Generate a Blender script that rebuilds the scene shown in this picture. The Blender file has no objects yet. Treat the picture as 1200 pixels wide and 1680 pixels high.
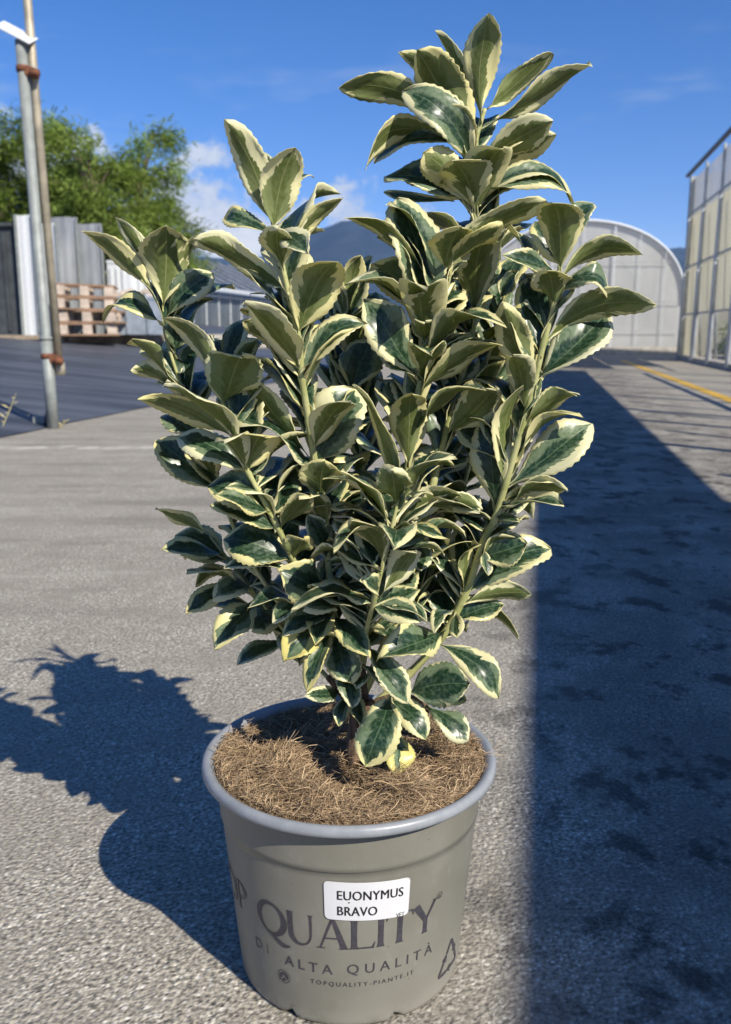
import bpy, bmesh, math, random
from mathutils import Vector, Matrix, noise as mnoise
R_ = math.radians
random.seed(7)
scene = bpy.context.scene
col = scene.collection

# ------------------------------------------------------------------ camera
PITCH = R_(11.38); FPX = 1475.0; CAM_H = 0.609; D0 = 0.8035
cam_d = bpy.data.cameras.new('camera'); cam = bpy.data.objects.new('camera', cam_d); col.objects.link(cam)
cam.location = (0, 0, CAM_H); cam.rotation_euler = (math.pi/2 - PITCH, 0, 0)
cam_d.sensor_fit = 'VERTICAL'; cam_d.sensor_height = 24.0; cam_d.lens = 24.0*FPX/1680.0
cam_d.clip_start = 0.02; cam_d.clip_end = 20000
cam_d.dof.use_dof = True; cam_d.dof.focus_distance = 0.79; cam_d.dof.aperture_fstop = 7.0
scene.camera = cam
CAMP = Vector((0, 0, CAM_H))
CF = Vector((0, math.cos(PITCH), -math.sin(PITCH))); CU = Vector((0, math.sin(PITCH), math.cos(PITCH))); CR = Vector((1, 0, 0))
def ray(px, py): return CR*((px-600)/FPX) + CU*((840-py)/FPX) + CF
def at(px, py, Y):                       # point seen at a pixel, Y metres in front of the camera
    d = ray(px, py); return CAMP + d*(Y/d.y)
def gp(px, py, z=0.0):
    d = ray(px, py); return CAMP + d*((z-CAM_H)/d.z)
ROAD = Vector((0.189, 0.982, 0)); PERP = Vector((0.982, -0.189, 0))
def rp(along, perp, z=0.0): return ROAD*along + PERP*perp + Vector((0, 0, z))

# ------------------------------------------------------------------ sun, sky, exposure
SUN_EL, SUN_AZ = R_(38.8), math.atan2(0.64, -0.768)
S = Vector((math.sin(SUN_AZ)*math.cos(SUN_EL), math.cos(SUN_AZ)*math.cos(SUN_EL), math.sin(SUN_EL)))
sd = bpy.data.lights.new('sun', 'SUN'); sd.energy = 5.0; sd.angle = R_(0.42); sd.color = (1.0, 0.93, 0.81)
so = bpy.data.objects.new('sun', sd); col.objects.link(so); so.rotation_euler = (-S).to_track_quat('-Z', 'Y').to_euler()
so.location = (4, -4, 8)
SKY_STRENGTH = 0.100
world = bpy.data.worlds.new('World'); scene.world = world; world.use_nodes = True
vs = scene.view_settings; vs.view_transform = 'Standard'; vs.look = 'None'; vs.exposure = 0.50; vs.gamma = 1.0; vs.use_curve_mapping = False

class NT:
    def __init__(s, tree): s.t = tree; s.n = tree.nodes; s.l = tree.links
    def node(s, typ, **kw):
        n = s.n.new(typ)
        for k, v in kw.items(): setattr(n, k, v)
        return n
    def put(s, sock, v):
        if isinstance(v, bpy.types.NodeSocket): s.l.new(v, sock)
        elif v is not None: sock.default_value = v
    def math(s, op, a, b=None, c=None, clamp=False):
        n = s.node('ShaderNodeMath', operation=op, use_clamp=clamp)
        s.put(n.inputs[0], a)
        if b is not None: s.put(n.inputs[1], b)
        if c is not None: s.put(n.inputs[2], c)
        return n.outputs[0]
    def vmath(s, op, a, b=None):
        n = s.node('ShaderNodeVectorMath', operation=op); s.put(n.inputs[0], a)
        if b is not None: s.put(n.inputs[1], b)
        return n.outputs['Value'] if op in ('DISTANCE', 'LENGTH', 'DOT_PRODUCT') else n.outputs[0]
    def ramp(s, v, a, b, lo=0.0, hi=1.0, smooth=True):
        n = s.node('ShaderNodeMapRange', interpolation_type='SMOOTHSTEP' if smooth else 'LINEAR')
        s.put(n.inputs['Value'], v); s.put(n.inputs['From Min'], a); s.put(n.inputs['From Max'], b); s.put(n.inputs['To Min'], lo); s.put(n.inputs['To Max'], hi)
        return n.outputs[0]
    def mix(s, f, a, b, typ='MIX'):
        n = s.node('ShaderNodeMix', data_type='RGBA', blend_type=typ)
        s.put(n.inputs[0], f)
        for sock, v in ((n.inputs[6], a), (n.inputs[7], b)):
            s.put(sock, (v[0], v[1], v[2], 1) if isinstance(v, tuple) else v)
        return n.outputs[2]
    def noise(s, vec, scale=5, detail=4, rough=0.5, dist=0.0, dims='3D', w=None):
        n = s.node('ShaderNodeTexNoise', noise_dimensions=dims)
        if vec is not None: s.put(n.inputs['Vector'], vec)
        n.inputs['Scale'].default_value = scale; n.inputs['Detail'].default_value = detail; n.inputs['Roughness'].default_value = rough; n.inputs['Distortion'].default_value = dist
        if w is not None: s.put(n.inputs['W'], w)
        return n.outputs[0]
    def voro(s, vec, scale, feature='F1', out='Distance', rnd=1.0):
        n = s.node('ShaderNodeTexVoronoi', feature=feature); s.put(n.inputs['Vector'], vec); n.inputs['Scale'].default_value = scale; n.inputs['Randomness'].default_value = rnd
        return n.outputs[out]
    def sep(s, v): n = s.node('ShaderNodeSeparateXYZ'); s.put(n.inputs[0], v); return n.outputs
    def comb(s, x, y, z):
        n = s.node('ShaderNodeCombineXYZ'); s.put(n.inputs[0], x); s.put(n.inputs[1], y); s.put(n.inputs[2], z); return n.outputs[0]
    def obj(s): return s.node('ShaderNodeTexCoord').outputs['Object']
    def geo(s): return s.node('ShaderNodeNewGeometry').outputs['Position']
    def bump(s, h, strength=0.3, dist=0.01):
        n = s.node('ShaderNodeBump'); s.put(n.inputs['Height'], h); s.put(n.inputs['Strength'], strength); n.inputs['Distance'].default_value = dist; return n.outputs[0]

scene.cycles.max_bounces = 7; scene.cycles.diffuse_bounces = 3; scene.cycles.glossy_bounces = 2; scene.cycles.transmission_bounces = 4; scene.cycles.transparent_max_bounces = 10; scene.cycles.volume_bounces = 0
# sky: Nishita with a ring of fair-weather cloud low over the hills
w = NT(world.node_tree); w.n.clear()
sky = w.node('ShaderNodeTexSky', sky_type='NISHITA'); sky.sun_disc = False; sky.sun_elevation = SUN_EL; sky.sun_rotation = SUN_AZ
sky.altitude = 2500; sky.air_density = 1.0; sky.dust_density = 0.3; sky.ozone_density = 2.0
gen = w.node('ShaderNodeTexCoord').outputs['Generated']
gx, gy, gz = w.sep(gen)
def pdir(px, py): return ray(px, py).normalized()
blobs = []
for px, py, r, s_ in [(308, 338, .066, 1), (262, 380, .07, 1), (385, 382, .070, 1), (470, 392, .065, .9), (580, 372, .065, .9), (560, 305, .030, .55),
                      (690, 395, .05, .8), (1100, 432, .045, .7), (90, 335, .10, .9)]:
    blobs.append((pdir(px, py), r, s_))
rb = random.Random(5)
for k in range(5):
    a = R_(60 + k*60 + rb.uniform(-6, 6)); e = R_(rb.uniform(4, 9))
    blobs.append((Vector((math.sin(a)*math.cos(e), math.cos(a)*math.cos(e), math.sin(e))), rb.uniform(.10, .16), rb.uniform(.7, 1)))
acc = None
for d, r, s_ in blobs:
    v = w.ramp(w.vmath('DISTANCE', gen, d), 0.0, r*1.45, s_, 0.0)
    acc = v if acc is None else w.math('MAXIMUM', acc, v)
stretch = w.comb(gx, gy, w.math('MULTIPLY', gz, 1.25))
cn = w.noise(stretch, 17, 5, 0.60, 0.0)
cdens = w.math('ADD', acc, w.math('MULTIPLY', w.math('SUBTRACT', cn, 0.5), 2.3))
cmask = w.math('MULTIPLY', w.ramp(cdens, 0.44, 0.78), w.ramp(acc, .02, .15))
cir = w.noise(w.comb(gx, gy, w.math('MULTIPLY', gz, 5.0)), 5.2, 3, 0.6)
cband = w.math('MULTIPLY', w.ramp(gz, 0.16, 0.21), w.ramp(gz, 0.30, 0.24))
cirm = w.math('MULTIPLY', w.math('MULTIPLY', w.ramp(cir, 0.52, 0.74), cband), 0.26)
ccol = w.mix(w.ramp(cdens, .55, 1.25), (4.6, 5.2, 6.3), (7.0, 7.1, 7.2))
hs = w.node('ShaderNodeHueSaturation'); hs.inputs['Saturation'].default_value = 1.35; hs.inputs['Value'].default_value = 1.0
w.l.new(sky.outputs[0], hs.inputs['Color'])
tint = w.mix(1.0, hs.outputs[0], (1.05, .90, 1.06), 'MULTIPLY')
c1 = w.mix(cirm, tint, (4.6, 5.0, 5.7))
c2 = w.mix(w.math('MULTIPLY', cmask, w.ramp(gz, -0.01, 0.03)), c1, ccol)
bg = w.node('ShaderNodeBackground'); w.l.new(c2, bg.inputs[0]); bg.inputs[1].default_value = SKY_STRENGTH
world.cycles.sampling_method = 'MANUAL'; world.cycles.sample_map_resolution = 512
wo = w.node('ShaderNodeOutputWorld'); w.l.new(bg.outputs[0], wo.inputs[0])

# ------------------------------------------------------------------ helpers
def newmat(name):
    m = bpy.data.materials.new(name); m.use_nodes = True; n = NT(m.node_tree); n.n.clear()
    b = n.node('ShaderNodeBsdfPrincipled'); o = n.node('ShaderNodeOutputMaterial'); n.l.new(b.outputs[0], o.inputs[0])
    n.b = b; n.o = o; return m, n
def simple(name, c, rough=0.6, metal=0.0, spec=0.5, var=0.15, vs=20, bump=0.0, bs=80):
    m, n = newmat(name)
    p = n.obj(); f = n.noise(p, vs, 5, .6)
    n.put(n.b.inputs['Base Color'], n.mix(n.ramp(f, .3, .7), tuple(x*(1-var) for x in c), tuple(min(1, x*(1+var)) for x in c)))
    n.b.inputs['Roughness'].default_value = rough; n.b.inputs['Metallic'].default_value = metal; n.b.inputs['Specular IOR Level'].default_value = spec
    if bump: n.put(n.b.inputs['Normal'], n.bump(n.noise(p, bs, 4, .6), bump, .002))
    return m
def link(name, me, mat=None, parent=None, smooth=False):
    o = bpy.data.objects.new(name, me); col.objects.link(o)
    if mat is not None:
        for m in (mat if isinstance(mat, (list, tuple)) else [mat]): me.materials.append(m)
    if parent is not None: o.parent = parent
    if smooth and len(me.polygons): me.polygons.foreach_set('use_smooth', [True]*len(me.polygons))
    return o
def mesh(name, v, f):
    me = bpy.data.meshes.new(name); me.from_pydata([tuple(p) for p in v], [], f); me.update(); return me
def tag(o, label, cat, group=None, kind=None):
    if label: o['label'] = label
    if cat: o['category'] = cat
    if group: o['group'] = group
    if kind: o['kind'] = kind
    return o
def struct(o): o['kind'] = 'structure'; return o
def empty(name, loc):
    o = bpy.data.objects.new(name, None); col.objects.link(o); o.location = loc; o.empty_display_size = .05; return o
class MB:
    def __init__(s): s.v = []; s.f = []
    def add(s, v, f):
        k = len(s.v); s.v += [Vector(p) for p in v]; s.f += [tuple(i+k for i in q) for q in f]; return s
    def box8(s, p):                                  # 4 bottom + 4 top points
        return s.add(p, [(0,3,2,1), (4,5,6,7), (0,1,5,4), (1,2,6,5), (2,3,7,6), (3,0,4,7)])
    def box(s, c, sx, sy, sz, ax=Vector((1,0,0)), ay=Vector((0,1,0)), az=Vector((0,0,1))):
        c = Vector(c); p = []
        for k in (-1, 1):
            for i, j in ((-1,-1), (1,-1), (1,1), (-1,1)): p.append(c + ax*(i*sx/2) + ay*(j*sy/2) + az*(k*sz/2))
        return s.box8(p)
    def bar(s, a, b, w_, h_=None, up=Vector((0,0,1))):
        a, b = Vector(a), Vector(b); h_ = h_ or w_; d = (b-a); L = d.length; d.normalize()
        if abs(d.dot(up)) > .98: up = Vector((1,0,0))
        x = d.cross(up).normalized(); y = x.cross(d).normalized()
        return s.box((a+b)/2, w_, L, h_, x, d, y)
    def tube(s, pts, rad, n=8, cap=True):
        pts = [Vector(p) for p in pts]; k0 = len(s.v)
        if not isinstance(rad, (list, tuple)): rad = [rad]*len(pts)
        u = None
        for i, p in enumerate(pts):
            d = (pts[min(i+1, len(pts)-1)] - pts[max(i-1, 0)]).normalized()
            if u is None: u = d.orthogonal().normalized()
            u = (u - d*u.dot(d)).normalized(); q = d.cross(u)
            for j in range(n):
                t = 2*math.pi*j/n; s.v.append(p + (u*math.cos(t) + q*math.sin(t))*rad[i])
        for i in range(len(pts)-1):
            for j in range(n):
                a = k0+i*n+j; b = k0+i*n+(j+1) % n; s.f.append((a, b, b+n, a+n))
        if cap:
            s.f.append(tuple(k0+j for j in reversed(range(n)))); s.f.append(tuple(k0+(len(pts)-1)*n+j for j in range(n)))
        return s
    def build(s, name, mat, parent=None, smooth=False, origin=None):
        v = s.v
        if parent is not None: off = parent.matrix_basis.translation.copy(); pp = parent.parent
        else: off = Vector((0,0,0)); pp = None
        while pp is not None: off += pp.matrix_basis.translation; pp = pp.parent
        loc = Vector((0,0,0))
        if origin is not None: loc = Vector(origin) - off
        v = [p - off - loc for p in v]
        o = link(name, mesh(name, v, s.f), mat, parent, smooth); o.location = loc; return o
def catmull(pts, n=6):
    out = []; P = [pts[0]] + list(pts) + [pts[-1]]
    for i in range(1, len(P)-2):
        for k in range(n):
            t = k/n; a, b, c, d = P[i-1], P[i], P[i+1], P[i+2]
            out.append([0.5*((2*b[j]) + (-a[j]+c[j])*t + (2*a[j]-5*b[j]+4*c[j]-d[j])*t*t + (-a[j]+3*b[j]-3*c[j]+d[j])*t**3) for j in range(len(b))])
    out.append(list(pts[-1])); return out

# ------------------------------------------------------------------ materials of the setting
def concrete_mat():
    m, n = newmat('aggregate_concrete'); p = n.geo()
    x, y, z = n.sep(p)
    big = n.noise(p, .9, 4, .65); mid = n.noise(p, 6, 4, .65); fine = n.noise(p, 200, 2, .75)
    base = n.mix(n.ramp(fine, .30, .70), (.090, .081, .067), (.52, .477, .39))
    for sc, lo, hi, amt, pk0 in ((205, .28, .50, .9, .62), (100, .20, .34, .85, .80)):     # pale and dark stones set in the surface
        dv = n.node('ShaderNodeTexVoronoi', feature='F1'); n.put(dv.inputs['Vector'], p); dv.inputs['Scale'].default_value = sc
        pick = n.sep(dv.outputs['Color']); inn = n.ramp(dv.outputs['Distance'], hi, lo)
        base = n.mix(n.math('MULTIPLY', inn, n.ramp(pick[0], pk0, pk0+.05, 0, amt)), base, n.mix(pick[1], (.46, .43, .36), (.82, .78, .68)))
        base = n.mix(n.math('MULTIPLY', inn, n.ramp(pick[0], .22, .16, 0, .75)), base, (.045, .042, .038))
    base = n.mix(n.ramp(mid, .38, .66, 0, .50), base, (.235, .213, .172))
    base = n.mix(n.ramp(big, .42, .66, 0, .45), base, (.30, .274, .225))
    # dark oil spots, strengthened to paint the cast shadow band deeper
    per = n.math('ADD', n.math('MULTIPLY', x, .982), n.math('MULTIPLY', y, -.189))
    shade_lane = n.math('MULTIPLY', n.ramp(per, -.40, .25), n.ramp(per, 1.6, .8))
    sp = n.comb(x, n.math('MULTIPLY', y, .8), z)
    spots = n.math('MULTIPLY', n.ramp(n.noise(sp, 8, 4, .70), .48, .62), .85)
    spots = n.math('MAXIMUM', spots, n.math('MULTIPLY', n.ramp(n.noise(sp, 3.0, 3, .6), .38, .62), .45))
    base = n.mix(n.math('MULTIPLY', shade_lane, spots), base, (.024, .023, .023))
    # scuffs and pale drag marks across the yard further out
    st = n.noise(n.comb(n.math('MULTIPLY', x, .55), n.math('MULTIPLY', y, 3.2), 0), 1.9, 4, .68)
    base = n.mix(n.math('MULTIPLY', n.ramp(st, .54, .68), n.ramp(y, 1.2, 2.6, 0, .38)), base, (.44, .41, .35))
    base = n.mix(n.math('MULTIPLY', n.ramp(st, .48, .34), n.ramp(y, 1.2, 2.6, 0, .42)), base, (.15, .138, .115))
    wob = n.noise(n.comb(x, 0, 0), 2.3, 3, .6)
    ln = n.math('ABSOLUTE', n.math('SUBTRACT', n.math('SUBTRACT', y, n.math('MULTIPLY', wob, .34)), 4.60))
    ln = n.math('MULTIPLY', n.ramp(ln, .09, .02), n.math('MULTIPLY', n.ramp(x, -.75, -1.0), n.ramp(n.noise(p, 7, 2, .6), .36, .55, .15, .85)))
    base = n.mix(ln, base, (.56, .52, .45))
    n.put(n.b.inputs['Base Color'], base); n.b.inputs['Roughness'].default_value = .86; n.b.inputs['Specular IOR Level'].default_value = .3
    n.put(n.b.inputs['Normal'], n.bump(n.noise(p, 170, 1, .6), .9, .004))
    return m
M = {}
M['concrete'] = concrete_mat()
def bank_mat():
    m, n = newmat('black_ground_fabric'); p = n.geo(); x, y, z = n.sep(p)
    st = n.noise(n.comb(n.math('MULTIPLY', x, .25), n.math('MULTIPLY', y, 2.2), 0), 1.5, 5, .6)
    c = n.mix(n.ramp(st, .35, .66), (.040, .047, .060), (.095, .107, .130))
    du = n.noise(p, 2.2, 6, .65); c = n.mix(n.ramp(du, .55, .8, 0, .5), c, (.11, .115, .125))
    n.put(n.b.inputs['Base Color'], c); n.b.inputs['Roughness'].default_value = .55
    n.put(n.b.inputs['Normal'], n.bump(n.noise(n.comb(n.math('MULTIPLY', x, .5), n.math('MULTIPLY', y, 3), 0), 3, 4, .6), .5, .03))
    return m
M['bank'] = bank_mat()
M['terrace'] = simple('terrace_gravel', (.30, .29, .27), .9, vs=3, var=.25)
M['kerb'] = simple('pale_concrete_kerb', (.40, .37, .32), .8, vs=8, var=.2)
M['wood_edge'] = simple('weathered_timber', (.24, .19, .135), .85, vs=6, var=.35)
M['yellow'] = simple('yellow_road_paint', (.56, .335, .03), .6, vs=14, var=.22)
M['galv'] = simple('galvanised_steel', (.25, .27, .255), .58, .15, vs=14, var=.16)
M['oldpipe'] = simple('dull_steel_pipe', (.37, .33, .25), .55, .25, vs=9, var=.25)
M['rust'] = simple('rusty_steel', (.16, .060, .028), .85, vs=60, var=.45)
M['whitepl'] = simple('white_plastic', (.60, .62, .63), .45, var=.06)
M['dark'] = simple('dark_painted_panel', (.045, .052, .055), .6, vs=5, var=.3)
M['pallet'] = simple('pallet_board', (.27, .165, .10), .8, vs=12, var=.3)
M['palletend'] = simple('pallet_block', (.50, .41, .33), .8, vs=12, var=.2)
M['greybox'] = simple('grey_blue_plastic', (.25, .29, .34), .45, vs=6, var=.2)
M['steelframe'] = simple('galvanised_frame', (.36, .38, .39), .5, .3, vs=5, var=.2)
M['darkframe'] = simple('dark_eave_rail', (.06, .063, .07), .5, vs=5)
M['white_gutter'] = simple('white_gutter', (.52, .55, .58), .5, vs=5, var=.08)
M['weed'] = simple('dry_weed', (.46, .40, .20), .8, vs=20, var=.25)
M['leafy'] = simple('dark_leafy_green', (.045, .085, .025), .6, vs=30, var=.5)
def film(name, c, alpha, rough=.35, streak=0.2, thru=.35):
    m, n = newmat(name); p = n.geo(); x, y, z = n.sep(p)
    f = n.noise(n.comb(n.math('MULTIPLY', x, 1.0), y, n.math('MULTIPLY', z, .35)), 2.3, 6, .65)
    n.put(n.b.inputs['Base Color'], n.mix(n.ramp(f, .3, .72), tuple(k*(1-streak) for k in c), tuple(min(1, k*(1+streak)) for k in c)))
    n.b.inputs['Roughness'].default_value = rough
    tl = n.node('ShaderNodeBsdfTranslucent'); tl.inputs[0].default_value = (*c, 1)
    tr = n.node('ShaderNodeBsdfTransparent')
    m1 = n.node('ShaderNodeMixShader'); m1.inputs[0].default_value = thru; n.l.new(n.b.outputs[0], m1.inputs[1]); n.l.new(tl.outputs[0], m1.inputs[2])
    m2 = n.node('ShaderNodeMixShader'); m2.inputs[0].default_value = alpha; n.l.new(tr.outputs[0], m2.inputs[1]); n.l.new(m1.outputs[0], m2.inputs[2])
    n.l.new(m2.outputs[0], n.o.inputs[0]); return m
M['film'] = film('greenhouse_film', (.66, .66, .63), .78, .35, .12, .5)
M['film_roof'] = film('milky_roof_film', (.62, .63, .63), .82, .3, .1)
M['cream_panel'] = film('yellowed_polycarbonate', (.68, .66, .55), .80, .4, .22, .66)
M['blue_panel'] = film('grey_blue_vent_film', (.50, .53, .58), .70, .25, .3, .6)
M['pale_panel'] = film('clear_corrugated_sheet', (.46, .49, .52), .88, .35, .3)
M['dark_roof'] = film('slate_roof_glass', (.12, .125, .14), .93, .25, .2)
M['pane'] = film('greenhouse_pane', (.20, .235, .26), .72, .15, .3)
M['opaque_strip'] = simple('opaque_shadow_strip', (.3, .31, .33), .7)

# ------------------------------------------------------------------ ground, bank, terrace, road line
g = mesh('ground', [(-9000, -9000, 0), (9000, -9000, 0), (9000, 9000, 0), (-9000, 9000, 0)], [(0, 1, 2, 3)])
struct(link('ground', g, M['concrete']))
EDGE = -3.09; SLOPE = 0.105
def bankz(along, perp): return max(0.0, (EDGE - perp))*SLOPE
kA = at(-260, 562, 13.2); kB = at(110, 557, 14.2); kC = at(470, 571, 20.0); kD = at(640, 574, 24.0)
def setz(p):
    al = p.dot(ROAD); pe = p.dot(PERP); return Vector((p.x, p.y, bankz(al, pe)))
kA, kB, kC, kD = [setz(p) for p in (kA, kB, kC, kD)]
mb = MB(); rows = []
for i in range(60):
    t = i/59; al = -6 + t*34
    e = rp(al, EDGE + .025*math.sin(al*1.7) + .015*math.sin(al*5.3)); row = []
    for j in range(9):
        pe = EDGE - (j/8)*14; q = rp(al, pe); q.z = bankz(al, pe) + .006 + (.012*math.sin(al*2+pe) if j else 0)
        if j == 0: q = Vector((e.x, e.y, .006))
        row.append(q)
    rows.append(row)
for i in range(59):
    for j in range(8): mb.add([rows[i][j], rows[i+1][j], rows[i+1][j+1], rows[i][j+1]], [(0, 1, 2, 3)])
bank = struct(mb.build('sloped_fabric_ground', M['bank'], smooth=True))
# the terrace behind it and its timber and concrete edging
TZ = 0.44
pts = [kA, kB, kC, kD]
back = [Vector((-60, 60, 0)), Vector((-40, 70, 0)), Vector((-15, 75, 0)), Vector((5, 75, 0))]
mb = MB()
for i in range(3):
    a, b, c, d = pts[i], pts[i+1], back[i+1], back[i]
    up = lambda q, z: Vector((q.x, q.y, z))
    mb.box8([up(a, -.2), up(b, -.2), up(c, -.2), up(d, -.2), up(a, .535), up(b, .535), up(c, .54), up(d, .54)])
struct(mb.build('terrace', M['terrace']))
for a, b, mt, nm in ((kA, kB, 'wood_edge', 'timber_edging'), (kB, kB.lerp(kC, .35), 'wood_edge', 'timber_edging'), (kB.lerp(kC, .352), kC, 'kerb', 'kerb'), (kC, kD, 'kerb', 'kerb')):
    dd = (b-a); nseg = max(1, int(dd.length/1.4)); root = struct(empty(nm, (a+b)/2))
    for k in range(nseg):
        p, q = a.lerp(b, k/nseg + .004), a.lerp(b, (k+1)/nseg - .004); h = .57 - (p.z+q.z)/2; j = random.uniform(-.012, .012); zc = (p.z+q.z)/2 - .02 + h/2
        m2 = MB(); m2.bar(Vector((p.x, p.y-.04, zc+j)), Vector((q.x, q.y-.04, zc+j+random.uniform(-.01, .01))), .12, h)
        m2.build('plank' if mt == 'wood_edge' else 'kerbstone', M[mt], root)
# yellow road line
mb = MB(); prev = None
for i in range(60):
    al = -3 + i*.39; o = .004*math.sin(i*1.9)
    cur = (rp(al, 1.62+o, .004), rp(al, 1.745+o*.5, .004))
    if prev: mb.add([prev[0], prev[1], cur[1], cur[0]], [(0, 1, 2, 3)])
    prev = cur
ln = struct(mb.build('yellow_road_line', M['yellow']))

# ------------------------------------------------------------------ far hills
def hills_mat():
    m, n = newmat('haze_blued_forest'); p = n.geo()
    f = n.noise(p, .006, 8, .65)
    n.put(n.b.inputs['Base Color'], n.mix(n.ramp(f, .35, .65), (.016, .030, .044), (.036, .054, .070)))  # forest tone shifted to blue, distance haze put into the colour
    n.b.inputs['Roughness'].default_value = .95; n.b.inputs['Specular IOR Level'].default_value = .1; return m
mb = MB(); NX, NY = 150, 16; vv = []
for j in range(NY):
    for i in range(NX):
        a = R_(-75 + 150*i/(NX-1)); t = j/(NY-1); r = 2300 + 1500*t
        prof = 245 + 85*math.sin(a*4.2+.6) + 50*math.sin(a*9.7+2.0) + 28*math.sin(a*23+1.1)
        prof += 75*math.exp(-((a+R_(1.5))/.055)**2) + 40*math.exp(-((a+R_(12))/.07)**2)
        x, y = math.sin(a)*r, math.cos(a)*r
        z = prof*(math.sin(t*math.pi/2)**.9) + (22*mnoise.fractal(Vector((x*.004, y*.004, 0)), 1, 2, 5) if j else 0)
        vv.append((x, y, z if j else -3))
ff = [(j*NX+i, j*NX+i+1, (j+1)*NX+i+1, (j+1)*NX+i) for j in range(NY-1) for i in range(NX-1)]
struct(link('hills', mesh('hills', vv, ff), hills_mat(), None, True))

# ------------------------------------------------------------------ arched greenhouse at the end of the yard
GY = 24.0
gc = at(950, 575, GY); hw = 165/FPX*GY*.99; peak = at(960, 363, GY).z; spring = 1.35
agh = tag(empty('arched_greenhouse', (gc.x, gc.y, 0)), 'grey film-covered arched greenhouse at the far end of the yard', 'greenhouse')
def arch(t, inset=0, y=GY):
    a = math.pi*t; return Vector((gc.x - math.cos(a)*(hw-inset), y, spring + math.sin(a)**.85*(peak-spring-inset)))
NA = 28; LEN = 30
prof = [Vector((gc.x-hw, GY, .12))] + [arch(i/NA) for i in range(NA+1)] + [Vector((gc.x+hw, GY, .12))]
mb = MB()
for a, b in zip(prof[:-1], prof[1:]): mb.add([a, b, b+Vector((0, LEN, 0)), a+Vector((0, LEN, 0))], [(0, 1, 2, 3)])
mb.build('roof_film', M['film_roof'], agh, True)
mb = MB(); c0 = Vector((gc.x, GY+.06, .12)); vs_ = [p + Vector((0, .06, 0)) for p in prof]
mb.add(vs_ + [c0], [(i, i+1, len(vs_)) for i in range(len(vs_)-1)]); mb.build('gable_film', M['film'], agh)
mb = MB(); mb.tube([p + Vector((0, -.02, .02)) for p in prof[1:-1]], .045, 6); mb.build('gable_hoop', M['white_gutter'], agh, True)
for k in range(1, 6):
    y = GY + k*4; mb = MB(); mb.tube([arch(i/NA, .05, y) for i in range(NA+1)], .03, 5); mb.build('hoop', M['steelframe'], agh, True)
for fx in (-.88, -.6, -.3, 0, .3, .55, .8):
    x = gc.x + fx*hw; zt = spring + math.sqrt(max(0, 1-fx*fx))**.85*(peak-spring) - .05
    mb = MB(); mb.bar((x, GY-.03, .12), (x, GY-.03, zt), .034 if fx in (-.3, .3) else .014); mb.build('post', M['white_gutter'], agh)
for z in (spring, .62, 2.35):
    ww = hw if z <= spring else hw*math.sqrt(max(0, 1-((z-spring)/(peak-spring))**2))
    mb = MB(); mb.bar((gc.x-ww+.05, GY-.05, z), (gc.x+ww-.05, GY-.05, z), .014); mb.build('rail', M['steelframe'], agh)
mb = MB(); mb.box((gc.x, GY-.35, .10), hw*2+1.6, .5, .20); struct(mb.build('kerb', M['kerb']))
# ------------------------------------------------------------------ right-hand greenhouse wall along the yard
GP = 3.0; A0, A1 = 13.6, 20.9
rgh = tag(empty('greenhouse_wall', rp((A0+A1)/2, GP)), 'tall glazed greenhouse wall with yellowed panels and steel struts on the right', 'greenhouse')
posts = [A1 - k*1.75 for k in range(5)]
levels = [.10, .95, 1.92, 3.0, 3.78]
for k in range(len(posts)-1):
    a, b = posts[k]-.03, posts[k+1]+.03
    for li in range(4):
        z0, z1 = levels[li]+.02, levels[li+1]-.02
        if li == 0 and k >= 1: continue
        if li == 1 and k in (3,): continue
        mb = MB(); off = .05 + .012*(k % 2); mb.box8([rp(a, GP+off, z0), rp(b, GP+off, z0), rp(b, GP+off+.012, z0), rp(a, GP+off+.012, z0), rp(a, GP+off, z1), rp(b, GP+off, z1), rp(b, GP+off+.012, z1), rp(a, GP+off+.012, z1)])
        mb.build('vent_sheet' if li == 3 else 'panel', M['blue_panel'] if li == 3 else M['cream_panel'], rgh)
for k, a in enumerate(posts):
    mb = MB(); mb.bar(rp(a, GP, 0), rp(a, GP, 3.8), .045 if k else .09); mb.build('post', M['steelframe'], rgh)
for z in levels[1:4]:
    mb = MB(); mb.bar(rp(A1, GP-.045, z), rp(posts[-1], GP-.045, z), .032); mb.build('rail', M['steelframe'], rgh)
mb = MB(); mb.bar(rp(A1+.15, GP-.09, 3.83), rp(posts[-1], GP-.09, 3.83), .07, .05); mb.build('eave_rail', M['darkframe'], rgh)
for k in range(len(posts)):
    a = posts[k] - .1
    mb = MB(); mb.tube([rp(a-.55, GP-.16, 0), rp(a-.10, GP-.05, 2.95)], .026, 7); mb.build('strut', M['white_gutter'], rgh, True)
    mb = MB(); mb.tube([rp(a-1.0, GP+.22, .1), rp(a-.2, GP+.16, 2.9)], .028, 7); mb.build('strut', M['steelframe'], rgh, True)
mb = MB(); mb.box8([rp(A1+.1, GP-.1, 0), rp(A0-2, GP-.1, 0), rp(A0-2, GP+.2, 0), rp(A1+.1, GP+.2, 0), rp(A1+.1, GP-.1, .1), rp(A0-2, GP-.1, .1), rp(A0-2, GP+.2, .1), rp(A1+.1, GP+.2, .1)]); mb.build('plinth', M['kerb'], rgh)
mb = MB(); mb.box8([rp(A1, GP+1.5, 0), rp(A0, GP+1.5, 0), rp(A0, GP+1.6, 0), rp(A1, GP+1.6, 0), rp(A1, GP+1.5, 1.1), rp(A0, GP+1.5, 1.1), rp(A0, GP+1.6, 1.1), rp(A1, GP+1.6, 1.1)]); mb.build('interior_shade_sheet', M['dark'], rgh)  # dark sheet standing in for the deep shade inside the greenhouse
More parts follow.
